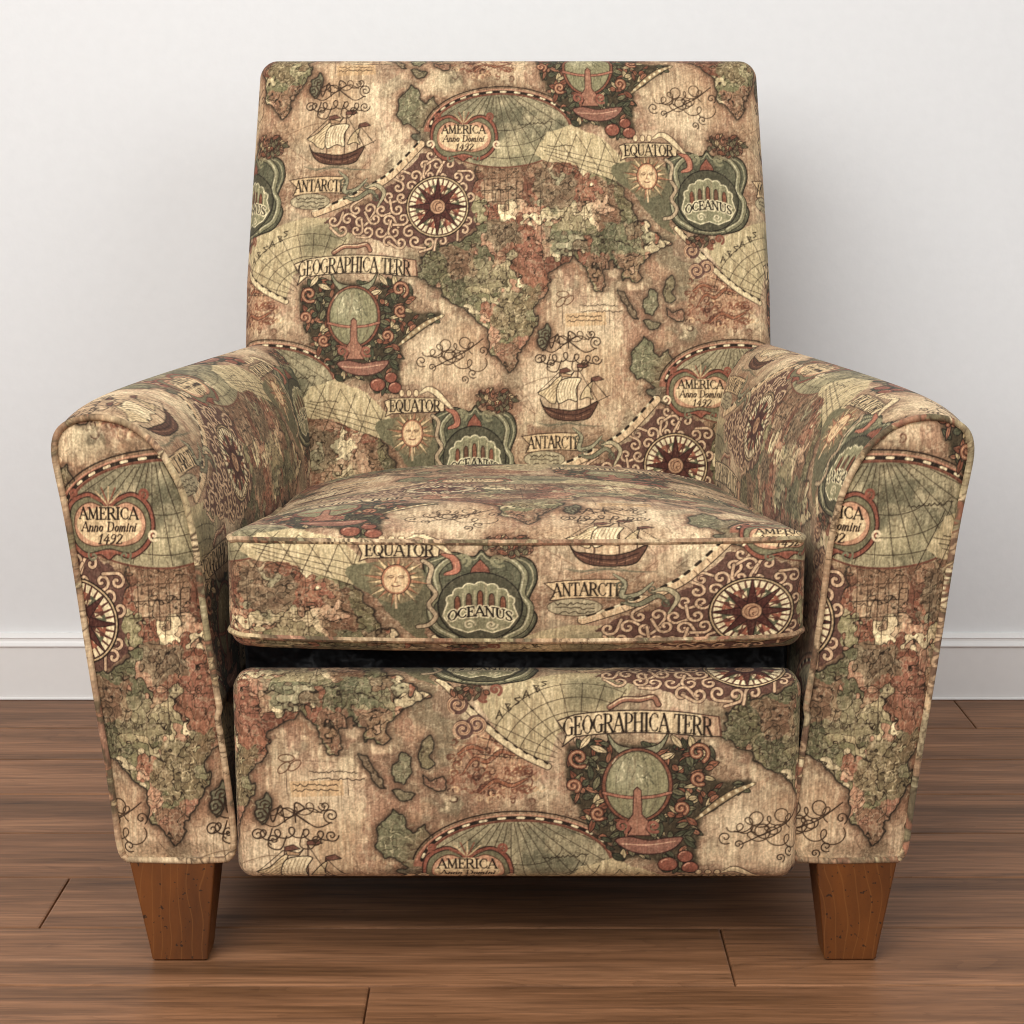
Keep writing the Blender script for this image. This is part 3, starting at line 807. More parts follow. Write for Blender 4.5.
def cloth(u, v):
    """Colour (linear) of the print at u, v (arrays, in print units), interpolated."""
    x = (np.asarray(u, np.float32) * SX - .5)
    y = (np.asarray(v, np.float32) * SY - .5)
    xi, yi = np.floor(x).astype(int), np.floor(y).astype(int)
    fx, fy = (x - xi)[..., None], (y - yi)[..., None]
    x0, x1, y0, y1 = xi % CW, (xi + 1) % CW, yi % CH, (yi + 1) % CH
    return (TEX[y0, x0] * (1 - fx) + TEX[y0, x1] * fx) * (1 - fy) + (TEX[y1, x0] * (1 - fx) + TEX[y1, x1] * fx) * fy
import bpy
from mathutils import Vector

C = bpy.context.scene.collection


# ------------------------------------------------------------------ helpers
def grid_faces(nu, nv, off=0, flip=False, wrap=False):
    """Quads of an nu x nv vertex grid (index = i*nv + j)."""
    i, j = np.meshgrid(np.arange(nu if wrap else nu - 1), np.arange(nv - 1), indexing='ij')
    i2 = (i + 1) % nu
    q = np.stack([i * nv + j, i2 * nv + j, i2 * nv + j + 1, i * nv + j + 1], -1).reshape(-1, 4) + off
    return q[:, ::-1] if flip else q


def mesh_obj(name, verts, quads, mat, parent=None, colors=None, smooth=True, tris=None):
    me = bpy.data.meshes.new(name)
    verts = np.ascontiguousarray(verts, np.float32).reshape(-1, 3)
    faces = [np.asarray(quads, np.int32).reshape(-1, 4)] if quads is not None and len(quads) else []
    idx = np.concatenate([f.ravel() for f in faces] + ([np.asarray(tris, np.int32).ravel()] if tris is not None else []))
    nq = len(faces[0]) if faces else 0
    nt = len(tris) if tris is not None else 0
    starts = np.concatenate([np.arange(nq) * 4, nq * 4 + np.arange(nt) * 3]).astype(np.int32)
    me.vertices.add(len(verts))
    me.vertices.foreach_set('co', verts.ravel())
    me.loops.add(len(idx))
    me.loops.foreach_set('vertex_index', idx.astype(np.int32))
    me.polygons.add(nq + nt)
    me.polygons.foreach_set('loop_start', starts)
    me.update(calc_edges=True)
    me.validate()
    me.polygons.foreach_set('use_smooth', np.full(len(me.polygons), bool(smooth)))
    if colors is not None:
        at = me.color_attributes.new('print', 'FLOAT_COLOR', 'POINT')
        rgba = np.ones((len(verts), 4), np.float32)
        rgba[:, :3] = colors.reshape(-1, 3)
        at.data.foreach_set('color', rgba.ravel())
    me.materials.append(mat)
    o = bpy.data.objects.new(name, me)
    C.objects.link(o)
    if parent is not None:
        o.parent = parent
    return o


class Cloth:
    """Collects dense grids with print coordinates into one mesh."""
    def __init__(self):
        self.v, self.q, self.c, self.n = [], [], [], 0

    def grid(self, P, uv, flip=False):
        nu, nv = P.shape[:2]
        self.q.append(grid_faces(nu, nv, self.n, flip))
        self.v.append(P.reshape(-1, 3))
        self.c.append(cloth(uv[..., 0].ravel(), uv[..., 1].ravel()))
        self.n += nu * nv

    def build(self, name, mat, parent):
        return mesh_obj(name, np.concatenate(self.v), np.concatenate(self.q), mat, parent, np.concatenate(self.c))


def tube(path, r, nseg=10, closed=False):
    """Vertex grid (n, nseg+1) round a path; also arc length along it."""
    P = np.asarray(path, float)
    if closed:
        T = np.roll(P, -1, 0) - np.roll(P, 1, 0)
    else:
        T = np.gradient(P, axis=0)
    T /= np.linalg.norm(T, axis=1)[:, None] + 1e-12
    ref = np.tile(np.array([0, 1, 0.0]), (len(P), 1))
    par = np.abs((T * ref).sum(1)) > .9
    ref[par] = (0, 0, 1)
    # a steady frame: carry the first normal along
    N = np.zeros_like(P)
    n = np.cross(T[0], ref[0])
    for i in range(len(P)):
        n = n - T[i] * np.dot(n, T[i])
        n /= np.linalg.norm(n) + 1e-12
        N[i] = n
    B = np.cross(T, N)
    a = np.linspace(0, 2 * math.pi, nseg + 1)
    G = P[:, None] + r * (np.cos(a)[None, :, None] * N[:, None] + np.sin(a)[None, :, None] * B[:, None])
    s = np.concatenate([[0], np.cumsum(np.linalg.norm(np.diff(P, axis=0), axis=1))])
    return G, s


def resample(pts, step):
    P = np.asarray(pts, float)
    s = np.concatenate([[0], np.cumsum(np.linalg.norm(np.diff(P, axis=0), axis=1))])
    n = max(2, int(round(s[-1] / step)) + 1)
    q = np.linspace(0, s[-1], n)
    return np.stack([np.interp(q, s, P[:, k]) for k in range(P.shape[1])], 1)


def rounded(P, lo, hi, r):
    """Pull points of a box surface onto the same box with edges of radius r."""
    lo, hi = np.array(lo), np.array(hi)
    inner = np.clip(P, lo + r, hi - r)
    d = P - inner
    L = np.linalg.norm(d, axis=-1, keepdims=True)
    return inner + d / np.maximum(L, 1e-9) * np.minimum(L, r)


def span(a, b, step):
    return np.linspace(a, b, max(2, int(round(abs(b - a) / step)) + 1))


def box_mesh(lo, hi, bev=0.0):
    (x0, y0, z0), (x1, y1, z1) = lo, hi
    V, Q = [], []
    n = 0
    return np.array([(x0, y0, z0), (x1, y0, z0), (x1, y1, z0), (x0, y1, z0), (x0, y0, z1), (x1, y0, z1), (x1, y1, z1), (x0, y1, z1)]), \
        [(0, 3, 2, 1), (4, 5, 6, 7), (0, 1, 5, 4), (1, 2, 6, 5), (2, 3, 7, 6), (3, 0, 4, 7)]


# ------------------------------------------------------------------ materials
def node_mat(name):
    m = bpy.data.materials.new(name)
    m.use_nodes = True
    nt = m.node_tree
    b = nt.nodes['Principled BSDF']
    return m, nt, b


def N(nt, kind, **kw):
    n = nt.nodes.new(kind)
    for k, v in kw.items():
        if k in n.inputs:
            n.inputs[k].default_value = v
        else:
            setattr(n, k, v)
    return n


def cloth_material():
    m, nt, b = node_mat('map print tapestry')
    L = nt.links.new
    at = N(nt, 'ShaderNodeAttribute', attribute_name='print')
    tc = N(nt, 'ShaderNodeTexCoord')
    mp = N(nt, 'ShaderNodeMapping')
    mp.inputs['Scale'].default_value = (1, 1, .22)
    L(tc.outputs['Object'], mp.inputs['Vector'])
    slub = N(nt, 'ShaderNodeTexNoise', Scale=520.0, Detail=2.0)
    L(mp.outputs['Vector'], slub.inputs['Vector'])
    ramp = N(nt, 'ShaderNodeMapRange')
    ramp.inputs['From Min'].default_value = .3
    ramp.inputs['From Max'].default_value = .7
    ramp.inputs['To Min'].default_value = .80
    ramp.inputs['To Max'].default_value = 1.20
    L(slub.outputs['Fac'], ramp.inputs['Value'])
    mul = N(nt, 'ShaderNodeMix', data_type='RGBA', blend_type='MULTIPLY')
    mul.inputs['Factor'].default_value = 1.0
    L(at.outputs['Color'], mul.inputs['A'])
    L(ramp.outputs['Result'], mul.inputs['B'])
    L(mul.outputs['Result'], b.inputs['Base Color'])
    b.inputs['Roughness'].default_value = .82
    b.inputs['Specular IOR Level'].default_value = .22
    b.inputs['Sheen Weight'].default_value = .06
    weave = N(nt, 'ShaderNodeTexNoise', Scale=900.0, Detail=2.0)
    L(tc.outputs['Object'], weave.inputs['Vector'])
    pucker = N(nt, 'ShaderNodeTexNoise', Scale=16.0, Detail=3.0)
    L(tc.outputs['Object'], pucker.inputs['Vector'])
    b1 = N(nt, 'ShaderNodeBump', Strength=.22, Distance=.001)
    L(weave.outputs['Fac'], b1.inputs['Height'])
    b2 = N(nt, 'ShaderNodeBump', Strength=.25, Distance=.012)
    L(pucker.outputs['Fac'], b2.inputs['Height'])
    L(b1.outputs['Normal'], b2.inputs['Normal'])
    L(b2.outputs['Normal'], b.inputs['Normal'])
    return m


def leg_material():
    m, nt, b = node_mat('walnut stained leg wood')
    L = nt.links.new
    tc = N(nt, 'ShaderNodeTexCoord')
    mp = N(nt, 'ShaderNodeMapping')
    mp.inputs['Scale'].default_value = (9, 9, 2.5)
    L(tc.outputs['Object'], mp.inputs['Vector'])
    n = N(nt, 'ShaderNodeTexNoise', Scale=3.0, Detail=6.0, Roughness=.6)
    L(mp.outputs['Vector'], n.inputs['Vector'])
    r = N(nt, 'ShaderNodeValToRGB')
    r.color_ramp.elements[0].position = .3
    r.color_ramp.elements[0].color = (.075, .022, .004, 1)
    r.color_ramp.elements[1].position = .75
    r.color_ramp.elements[1].color = (.175, .052, .008, 1)
    L(n.outputs['Fac'], r.inputs['Fac'])
    # fine pale arched figure lines
    mp2 = N(nt, 'ShaderNodeMapping')
    mp2.inputs['Location'].default_value = (0, 0, -.1)
    mp2.inputs['Scale'].default_value = (34, 6, 17)
    L(tc.outputs['Object'], mp2.inputs['Vector'])
    w = N(nt, 'ShaderNodeTexWave', wave_type='RINGS', rings_direction='SPHERICAL', Scale=.9, Distortion=9.0, Detail=1.0)
    w.inputs['Detail Scale'].default_value = .7
    L(mp2.outputs['Vector'], w.inputs['Vector'])
    r2 = N(nt, 'ShaderNodeValToRGB')
    r2.color_ramp.elements[0].position = .965
    r2.color_ramp.elements[0].color = (0, 0, 0, 1)
    r2.color_ramp.elements[1].position = .995
    r2.color_ramp.elements[1].color = (.22, .22, .22, 1)
    L(w.outputs['Fac'], r2.inputs['Fac'])
    mx = N(nt, 'ShaderNodeMix', data_type='RGBA')
    L(r2.outputs['Color'], mx.inputs['Factor'])
    L(r.outputs['Color'], mx.inputs['A'])
    mx.inputs['B'].default_value = (.30, .12, .03, 1)
    # pores
    v = N(nt, 'ShaderNodeTexNoise', Scale=240.0, Detail=1.0)
    L(tc.outputs['Object'], v.inputs['Vector'])
    r3 = N(nt, 'ShaderNodeMapRange')
    r3.inputs['From Min'].default_value = .68
    r3.inputs['From Max'].default_value = .74
    L(v.outputs['Fac'], r3.inputs['Value'])
    mx2 = N(nt, 'ShaderNodeMix', data_type='RGBA')
    L(r3.outputs['Result'], mx2.inputs['Factor'])
    L(mx.outputs['Result'], mx2.inputs['A'])
    mx2.inputs['B'].default_value = (.03, .012, .005, 1)
    L(mx2.outputs['Result'], b.inputs['Base Color'])
    b.inputs['Roughness'].default_value = .42
    return m


def plain_material(name, col, rough=.6, bump=None):
    m, nt, b = node_mat(name)
    L = nt.links.new
    tc = N(nt, 'ShaderNodeTexCoord')
    n = N(nt, 'ShaderNodeTexNoise', Scale=60.0, Detail=4.0)
    L(tc.outputs['Object'], n.inputs['Vector'])
    mx = N(nt, 'ShaderNodeMix', data_type='RGBA')
    L(n.outputs['Fac'], mx.inputs['Factor'])
    mx.inputs['A'].default_value = tuple(c * .97 for c in col) + (1,)
    mx.inputs['B'].default_value = tuple(min(1, c * 1.03) for c in col) + (1,)
    L(mx.outputs['Result'], b.inputs['Base Color'])
    b.inputs['Roughness'].default_value = rough
    if bump:
        nb = N(nt, 'ShaderNodeTexNoise', Scale=bump[0], Detail=3.0)
        L(tc.outputs['Object'], nb.inputs['Vector'])
        bp = N(nt, 'ShaderNodeBump', Strength=bump[1], Distance=bump[2])
        L(nb.outputs['Fac'], bp.inputs['Height'])
        L(bp.outputs['Normal'], b.inputs['Normal'])
    return m


def floor_material():
    m, nt, b = node_mat('brown oak planks')
    L = nt.links.new
    at = N(nt, 'ShaderNodeAttribute', attribute_name='print')   # r: tone, g/b: grain offset of each plank
    sep = N(nt, 'ShaderNodeSeparateColor')
    L(at.outputs['Color'], sep.inputs['Color'])
    tc = N(nt, 'ShaderNodeTexCoord')
    off = N(nt, 'ShaderNodeCombineXYZ')
    m1 = N(nt, 'ShaderNodeMath', operation='MULTIPLY'); m1.inputs[1].default_value = 37.0
    m2 = N(nt, 'ShaderNodeMath', operation='MULTIPLY'); m2.inputs[1].default_value = 53.0
    L(sep.outputs['Green'], m1.inputs[0]); L(sep.outputs['Blue'], m2.inputs[0])
    L(m1.outputs[0], off.inputs['X']); L(m2.outputs[0], off.inputs['Y']); L(m2.outputs[0], off.inputs['Z'])
    add = N(nt, 'ShaderNodeVectorMath', operation='ADD')
    L(tc.outputs['Object'], add.inputs[0]); L(off.outputs[0], add.inputs[1])
    def noise(scale, sc, det, dist=0.0, rough=.55):
        mp = N(nt, 'ShaderNodeMapping'); mp.inputs['Scale'].default_value = scale
        L(add.outputs[0], mp.inputs['Vector'])
        n = N(nt, 'ShaderNodeTexNoise', Scale=sc, Detail=det, Roughness=rough, Distortion=dist)
        L(mp.outputs['Vector'], n.inputs['Vector'])
        return n
    a = noise((.8, 9, 1), 2.2, 5.0, .7)
    r = N(nt, 'ShaderNodeValToRGB')
    e = r.color_ramp.elements
    e[0].position = .28; e[0].color = (.150, .068, .028, 1)
    e[1].position = .72; e[1].color = (.40, .195, .096, 1)
    x = e.new(.5); x.color = (.26, .120, .056, 1)
    L(a.outputs['Fac'], r.inputs['Fac'])
    f = noise((2.2, 52, 1), 3.4, 5.0, .4, .68)
    rf = N(nt, 'ShaderNodeMapRange'); rf.inputs['From Min'].default_value = .3; rf.inputs['From Max'].default_value = .72
    rf.inputs['To Min'].default_value = .5; rf.inputs['To Max'].default_value = 1.28
    L(f.outputs['Fac'], rf.inputs['Value'])
    mu = N(nt, 'ShaderNodeMix', data_type='RGBA', blend_type='MULTIPLY'); mu.inputs['Factor'].default_value = 1
    L(r.outputs['Color'], mu.inputs['A']); L(rf.outputs['Result'], mu.inputs['B'])
    # dark cathedral figure
    w = noise((1.1, 13, 1), 1.3, 2.0, 1.6)
    ws = N(nt, 'ShaderNodeMath', operation='MULTIPLY'); ws.inputs[1].default_value = 11.0
    L(w.outputs['Fac'], ws.inputs[0])
    wf = N(nt, 'ShaderNodeMath', operation='FRACT'); L(ws.outputs[0], wf.inputs[0])
    wr = N(nt, 'ShaderNodeValToRGB')
    we = wr.color_ramp.elements
    we[0].position = .0; we[0].color = (.68, .66, .64, 1)
    we[1].position = .35; we[1].color = (1, 1, 1, 1)
    L(wf.outputs[0], wr.inputs['Fac'])
    mu2 = N(nt, 'ShaderNodeMix', data_type='RGBA', blend_type='MULTIPLY'); mu2.inputs['Factor'].default_value = .55
    L(mu.outputs['Result'], mu2.inputs['A']); L(wr.outputs['Color'], mu2.inputs['B'])
    tone = N(nt, 'ShaderNodeMapRange'); tone.inputs['To Min'].default_value = .86; tone.inputs['To Max'].default_value = 1.12
    L(sep.outputs['Red'], tone.inputs['Value'])
    mu3 = N(nt, 'ShaderNodeMix', data_type='RGBA', blend_type='MULTIPLY'); mu3.inputs['Factor'].default_value = 1
    L(mu2.outputs['Result'], mu3.inputs['A']); L(tone.outputs['Result'], mu3.inputs['B'])
    L(mu3.outputs['Result'], b.inputs['Base Color'])
    b.inputs['Roughness'].default_value = .48
    b.inputs['Specular IOR Level'].default_value = .22
    bp = N(nt, 'ShaderNodeBump', Strength=.15, Distance=.001)
    L(f.outputs['Fac'], bp.inputs['Height']); L(bp.outputs['Normal'], b.inputs['Normal'])
    return m


M_CLOTH = cloth_material()
M_LEG = leg_material()
M_FLOOR = floor_material()
M_WALL = plain_material('warm white wall paint', (.775, .775, .77), .9, (140.0, .12, .002))
M_TRIM = plain_material('white gloss trim paint', (.82, .80, .775), .35)
M_BLACK = plain_material('black dust cloth', (.02, .02, .022), .5, (22.0, .9, .03))
M_GAP = plain_material('dark seam', (.03, .016, .01), .8)

# ------------------------------------------------------------------ setting
WALL_Y = .92


def structure(o):
    o['kind'] = 'structure'
    return o


# floor: planks run along X; each plank is an island of one mesh
PITCH, Y0 = .14, .077
joints = {0: (-.468, ), -1: (.206, ), -2: (-.131, ), 5: (.62,), 6: (-.9,), 3: (1.02,), 2: (-1.1,), 1: (1.3,), 4: (-1.25,)}
fv, fq, fc = [], [], []
frs = np.random.RandomState(21)
for k in range(-16, 7):
    ya, yb = Y0 + PITCH * k, min(Y0 + PITCH * (k + 1), WALL_Y + .02)
    if ya >= WALL_Y:
        continue
    js = joints.get(k, (frs.uniform(-1, 1),))
    cuts = [-2.6] + sorted(list(js)) + [2.6]
    for xa, xb in zip(cuts[:-1], cuts[1:]):
        g, d = .0011, .0028
        n = len(fv)
        fv += [(xa, ya, -.004), (xb, ya, -.004), (xb, yb, -.004), (xa, yb, -.004),
               (xa + g, ya + g, -.0006), (xb - g, ya + g, -.0006), (xb - g, yb - g, -.0006), (xa + g, yb - g, -.0006),
               (xa + d, ya + d, 0), (xb - d, ya + d, 0), (xb - d, yb - d, 0), (xa + d, yb - d, 0)]
        fq += [(n + 8, n + 9, n + 10, n + 11)]
        for lo in (0, 4):
            for s in range(4):
                t = (s + 1) % 4
                fq.append((n + lo + s, n + lo + t, n + lo + 4 + t, n + lo + 4 + s))
        col = frs.rand(3)
        fc += [col] * 12
structure(mesh_obj('floor', np.array(fv), np.array(fq), M_FLOOR, None, np.array(fc), smooth=False))

# wall and baseboard
v, q = box_mesh((-2.6, WALL_Y + .012, -.02), (2.6, WALL_Y + .14, 2.5))
structure(mesh_obj('wall_back', v, np.array(q), M_WALL, smooth=False))
prof = [(.012, 0.0), (-.0035, 0.0), (-.0045, .001), (-.0045, .0025), (-.002, .0035), (-.002, .0755), (-.0042, .0765), (-.0045, .0785), (-.0028, .0800), (-.0010, .0815), (.0002, .0840), (.0006, .0868), (-.0006, .0888), (.0022, .0912), (.0052, .0930), (.0075, .0936), (.012, .0936)]
pv = np.array([[(x, WALL_Y + y, z) for (y, z) in prof] for x in (-2.6, 2.6)])
structure(mesh_obj('baseboard_back', pv, grid_faces(2, len(prof)), M_TRIM, smooth=False))

# ------------------------------------------------------------------ armchair
chair = bpy.data.objects.new('armchair', None)
C.objects.link(chair)
chair.empty_display_size = .2
chair['label'] = 'old-world map print upholstered armchair with flared arms and tapered brown wooden legs'
chair['category'] = 'armchair'

# --- backrest: a thick slab with soft edges, leaning back
BW, BD, BL, BR = .3105, .15, .60, .022      # half width, thickness, length along the slope, edge radius
B_BOT = np.array([.478, .285])              # y, z of the lower front edge
B_TOP = np.array([.668, .8705])
slope = (B_TOP - B_BOT) / np.linalg.norm(B_TOP - B_BOT)
BL = float(np.linalg.norm(B_TOP - B_BOT))
nrm = np.array([slope[1], -slope[0]])       # pointing away from the sitter is -nrm
BX = -.0045


def back_place(P):
    """Slab coordinates (x, depth behind the face, length up the slope) -> world."""
    x, d, l = P[..., 0], P[..., 1], P[..., 2]
    puff = np.clip(1 - (x / BW) ** 4, 0, 1) * np.clip(np.sin(np.pi * np.clip(l / BL, 0, 1)), 0, 1) ** .7
    d = d - .014 * puff * (d < BD * .5) * (1 - d / (BD * .5))
    w = 1 + .006 * np.sin(np.pi * np.clip(l / BL, 0, 1)) - .034 * np.clip((l / BL - .55) / .45, 0, 1)
    y = B_BOT[0] + l * slope[0] - d * nrm[1] * -1 * 0 + d * slope[1]
    z = B_BOT[1] + l * slope[1] - d * slope[0]
    return np.stack([BX + x * w, y, z], -1)


def back_uv(x, l):
    return np.stack([508.5 + x * 838, 55 + (BL - l) * 823], -1)


b = Cloth()
st = .0010
lo, hi = (-BW, 0, 0), (BW, BD, BL)
xs, ls = span(-BW, BW, st), span(.08, BL, st)
X, Lg = np.meshgrid(xs, ls, indexing='ij')
P = rounded(np.stack([X, 0 * X, Lg], -1), lo, hi, BR)
b.grid(back_place(P), back_uv(X, Lg))
ds = span(0, BD, .0025)
X, D = np.meshgrid(xs, ds, indexing='ij')
P = rounded(np.stack([X, D, 0 * X + BL], -1), lo, hi, BR)
b.grid(back_place(P), back_uv(X, BL + D))
ls2 = span(0, BL, .002)
for sgn in (-1, 1):
    D, Lg = np.meshgrid(ds, ls2, indexing='ij')
    P = rounded(np.stack([0 * D + sgn * BW, D, Lg], -1), lo, hi, BR)
    b.grid(back_place(P), back_uv(sgn * (BW + D), Lg), flip=sgn < 0)
X, Lg = np.meshgrid(span(-BW, BW, .004), span(0, BL, .004), indexing='ij')
P = rounded(np.stack([X, 0 * X + BD, Lg], -1), lo, hi, BR)
b.grid(back_place(P), back_uv(X, Lg), flip=True)
X, Lg = np.meshgrid(span(-BW, BW, .004), span(0, .08, .004), indexing='ij')
P = rounded(np.stack([X, 0 * X, Lg], -1), lo, hi, BR)
b.grid(back_place(P), back_uv(X, Lg))
X, D = np.meshgrid(span(-BW, BW, .004), span(0, BD, .004), indexing='ij')
P = rounded(np.stack([X, D, 0 * X], -1), lo, hi, BR)
b.grid(back_place(P), back_uv(X, D), flip=True)
b.build('backrest', M_CLOTH, chair)

# --- seat cushion: boxed cushion, front face running on over the top
SXc, SW, SF, SB = .0040, .2650, -.022, .515
SZ0, SZ1 = .3095, .4185
SR = .016


def seat_place(P):
    x, y, z = P[..., 0].copy(), P[..., 1].copy(), P[..., 2].copy()
    t = np.clip((z - SZ0) / (SZ1 - SZ0), 0, 1)
    dep = np.clip((y - SF) / (SB - SF), 0, 1)
    # crown of the top, bulge of the front, belly below
    edge = np.clip(1 - np.abs(x / SW) ** 3.2, 0, 1)
    z += t ** 3 * .016 * edge * np.clip(dep * 6, 0, 1) ** .8 * (1 - .6 * dep)
    z -= t ** 3 * (.027 * dep + .022 * np.clip(dep * 2, 0, 1) * np.abs(x / SW) ** 3)
    z -= t * .004 * (1 - (x / SW) ** 2) * np.clip(1 - dep * 8, 0, 1)
    y -= .010 * np.sin(np.pi * np.clip(t * 1.0, 0, 1)) * np.clip(1 - dep * 10, 0, 1) * np.clip(1 - np.abs(x / SW) ** 6, 0, 1)
    z -= (1 - t) ** 3 * .007 * np.clip(1 - (x / SW) ** 2, 0, 1) ** .7
    x *= 1 - .075 * dep
    # rounded plan corners at the front
    c = np.clip((np.abs(x) - (SW - .035)) / .035, 0, 1)
    y += .008 * c ** 2.2 * np.clip(1 - dep * 6, 0, 1)
    return np.stack([SXc + x, y, z], -1)


def seat_uv(x, z, back):
    return np.stack([709 + (x + SXc + .0288) * 795, 213 - (z - .3457) * 1000 - back * 800], -1)


s = Cloth()
lo, hi = (-SW, SF, SZ0), (SW, SB, SZ1)
xs = span(-SW, SW, .0008)
X, Z = np.meshgrid(xs, span(SZ0, SZ1, .0007), indexing='ij')
s.grid(seat_place(rounded(np.stack([X, 0 * X + SF, Z], -1), lo, hi, SR)), seat_uv(X, Z, 0))
X, Y = np.meshgrid(xs, span(SF, SB, .0018), indexing='ij')
s.grid(seat_place(rounded(np.stack([X, Y, 0 * X + SZ1], -1), lo, hi, SR)), seat_uv(X, SZ1, Y - SF))
for sgn in (-1, 1):
    Y, Z = np.meshgrid(span(SF, SB, .002), span(SZ0, SZ1, .0015), indexing='ij')
    s.grid(seat_place(rounded(np.stack([0 * Y + sgn * SW, Y, Z], -1), lo, hi, SR)), seat_uv(sgn * (SW + Y - SF), Z, 0), flip=sgn < 0)
X, Y = np.meshgrid(span(-SW, SW, .003), span(SF, SB, .003), indexing='ij')
s.grid(seat_place(rounded(np.stack([X, Y, 0 * X + SZ0], -1), lo, hi, SR)), seat_uv(X, SZ0 - (Y - SF), 0), flip=True)
seat = s.build('seat_cushion', M_CLOTH, chair)


def piping(name, path, r, parent, u0=0.0, v0=0.0, closed=False):
    G, sl = tube(resample(path, .0012), r, 9)
    t = Cloth()
    a = np.linspace(0, 1, G.shape[1])
    UV = np.stack([u0 + sl[:, None] * 820 + 0 * a, v0 + a[None] * 9 + 60 * np.sin(sl[:, None] * 9)], -1)
    t.grid(G, UV)
    t.c[0] = t.c[0] * .78 + np.array([.40, .27, .15], np.float32) * .22
    return t.build(name, M_CLOTH, parent)


def seat_edge(z, inset):
    lo, hi = (-SW, SF, SZ0), (SW, SB, SZ1)
    ln = [(-SW, y) for y in np.linspace(.30, SF, 120)] + [(x, SF) for x in np.linspace(-SW, SW, 240)[1:-1]] + [(SW, y) for y in np.linspace(SF, .30, 120)]
    P = np.array([(x, y, z) for x, y in ln])
    Q = rounded(P, lo, hi, SR)
    n = Q - np.clip(P, np.array(lo) + SR, np.array(hi) - SR)
    n[:, 2] = 0
    n /= np.linalg.norm(n, axis=1)[:, None] + 1e-9
    return seat_place(Q) + n * inset


piping('piping', seat_edge(SZ1 - .0068, .0002), .0030, seat, 30, 300)
piping('piping', seat_edge(SZ0 + .0125, -.0004), .0030, seat, 300, 120)

# --- footrest panel
FXc, FW, FF, FB, FZ0, FZ1 = .0045, .2635, -.016, .030, .0835, .2810
f_ = Cloth()
lo, hi = (-FW, FF, FZ0), (FW, FB, FZ1)


def foot_place(P):
    P = P.copy()
    x, z = P[..., 0], P[..., 2]
    t = np.clip((z - FZ0) / (FZ1 - FZ0), 0, 1)
    P[..., 1] -= .007 * np.clip(1 - (x / FW) ** 4, 0, 1) * np.sin(np.pi * t) ** .6 * (P[..., 1] < FF + .02)
    P[..., 0] = FXc + x * (1 - .004 * (1 - t))
    return P


def foot_uv(x, z):
    return np.stack([357 + (x + FXc - .1161) * 806, 270 - (z - .2390) * 860], -1)


X, Z = np.meshgrid(span(-FW, FW, .0008), span(FZ0, FZ1, .0007), indexing='ij')
f_.grid(foot_place(rounded(np.stack([X, 0 * X + FF, Z], -1), lo, hi, .016)), foot_uv(X, Z))
for zz, fl in ((FZ1, False), (FZ0, True)):
    X, Y = np.meshgrid(span(-FW, FW, .0012), span(FF, FB, .0015), indexing='ij')
    f_.grid(foot_place(rounded(np.stack([X, Y, 0 * X + zz], -1), lo, hi, .016)), foot_uv(X, zz + (Y - FF) * (1 if zz > .2 else -1)), flip=fl)
for sgn in (-1, 1):
    Y, Z = np.meshgrid(span(FF, FB, .0015), span(FZ0, FZ1, .0012), indexing='ij')
    f_.grid(foot_place(rounded(np.stack([0 * Y + sgn * FW, Y, Z], -1), lo, hi, .016)), foot_uv(sgn * (FW + Y - FF), Z), flip=sgn < 0)
X, Z = np.meshgrid(span(-FW, FW, .006), span(FZ0, FZ1, .006), indexing='ij')
f_.grid(foot_place(rounded(np.stack([X, 0 * X + FB, Z], -1), lo, hi, .016)), foot_uv(X, Z), flip=True)
f_.build('footrest', M_CLOTH, chair)

# --- dark lining in the gap and the box under the seat
X, Z = np.meshgrid(np.linspace(-.262, .262, 120), np.linspace(0, 1, 40), indexing='ij')
crk = .006 * np.sin(Z * 14 + 3 * np.sin(X * 9)) + .004 * np.sin(X * 40 + Z * 9)
lin = np.stack([X + .004, .075 + crk + .03 * Z, .12 + Z * .185], -1)
lv, lq = [lin.reshape(-1, 3)], [grid_faces(120, 40)]
v, q = box_mesh((-.262, .11, .10), (.270, .60, .285))
lq.append(np.array(q) + lin.size // 3)
lv.append(v)
mesh_obj('lining', np.concatenate(lv), np.concatenate(lq), M_BLACK, chair)['label'] = 'black lining cloth showing under the seat cushion'

# --- arms
def front_pt(px, py):
    """Outline of the arm front, taken in metres on the plane y = 0 (x measured from the chair's middle)."""
    return px, py


ARM_OUT = [(-.3640, .1000), (-.3695, .1060), (-.3722, .1200), (-.3750, .1500), (-.3790, .1850), (-.3840, .2250), (-.3890, .2650),
           (-.3940, .3050), (-.3985, .3450), (-.4030, .3850), (-.4075, .4200), (-.4115, .4450), (-.4160, .4700), (-.4182, .4850), (-.4175, .4970),
           (-.4140, .5065), (-.4060, .5135), (-.3950, .5180), (-.3820, .5198), (-.3680, .5188), (-.3540, .5155), (-.3420, .5095), (-.3300, .5000), (-.3200, .4890), (-.3110, .4740), (-.3030, .4570),
           (-.2975, .4400), (-.2935, .4200), (-.2900, .3980), (-.2860, .3550), (-.2810, .3100), (-.2755, .2700), (-.2705, .2350), (-.2650, .1900),
           (-.2605, .1500), (-.2585, .1200), (-.2600, .1060), (-.2660, .1000)]


def chaikin(P, n=2):
    P = np.array(P, float)
    for _ in range(n):
        Q = [P[0]]
        for a, c in zip(P[:-1], P[1:]):
            Q += [a * .75 + c * .25, a * .25 + c * .75]
        Q.append(P[-1])
        P = np.array(Q)
    return P


OUT = chaikin(ARM_OUT, 2)
OUT[:, 0] -= .0032 * ((OUT[:, 0] > -.272) & (OUT[:, 1] < .25))
OUT[:, 0] += .002 * np.clip((-.35 - OUT[:, 0]) / .03, 0, 1)
s_out = np.concatenate([[0], np.cumsum(np.linalg.norm(np.diff(OUT, axis=0), axis=1))])
ARM_B = .60


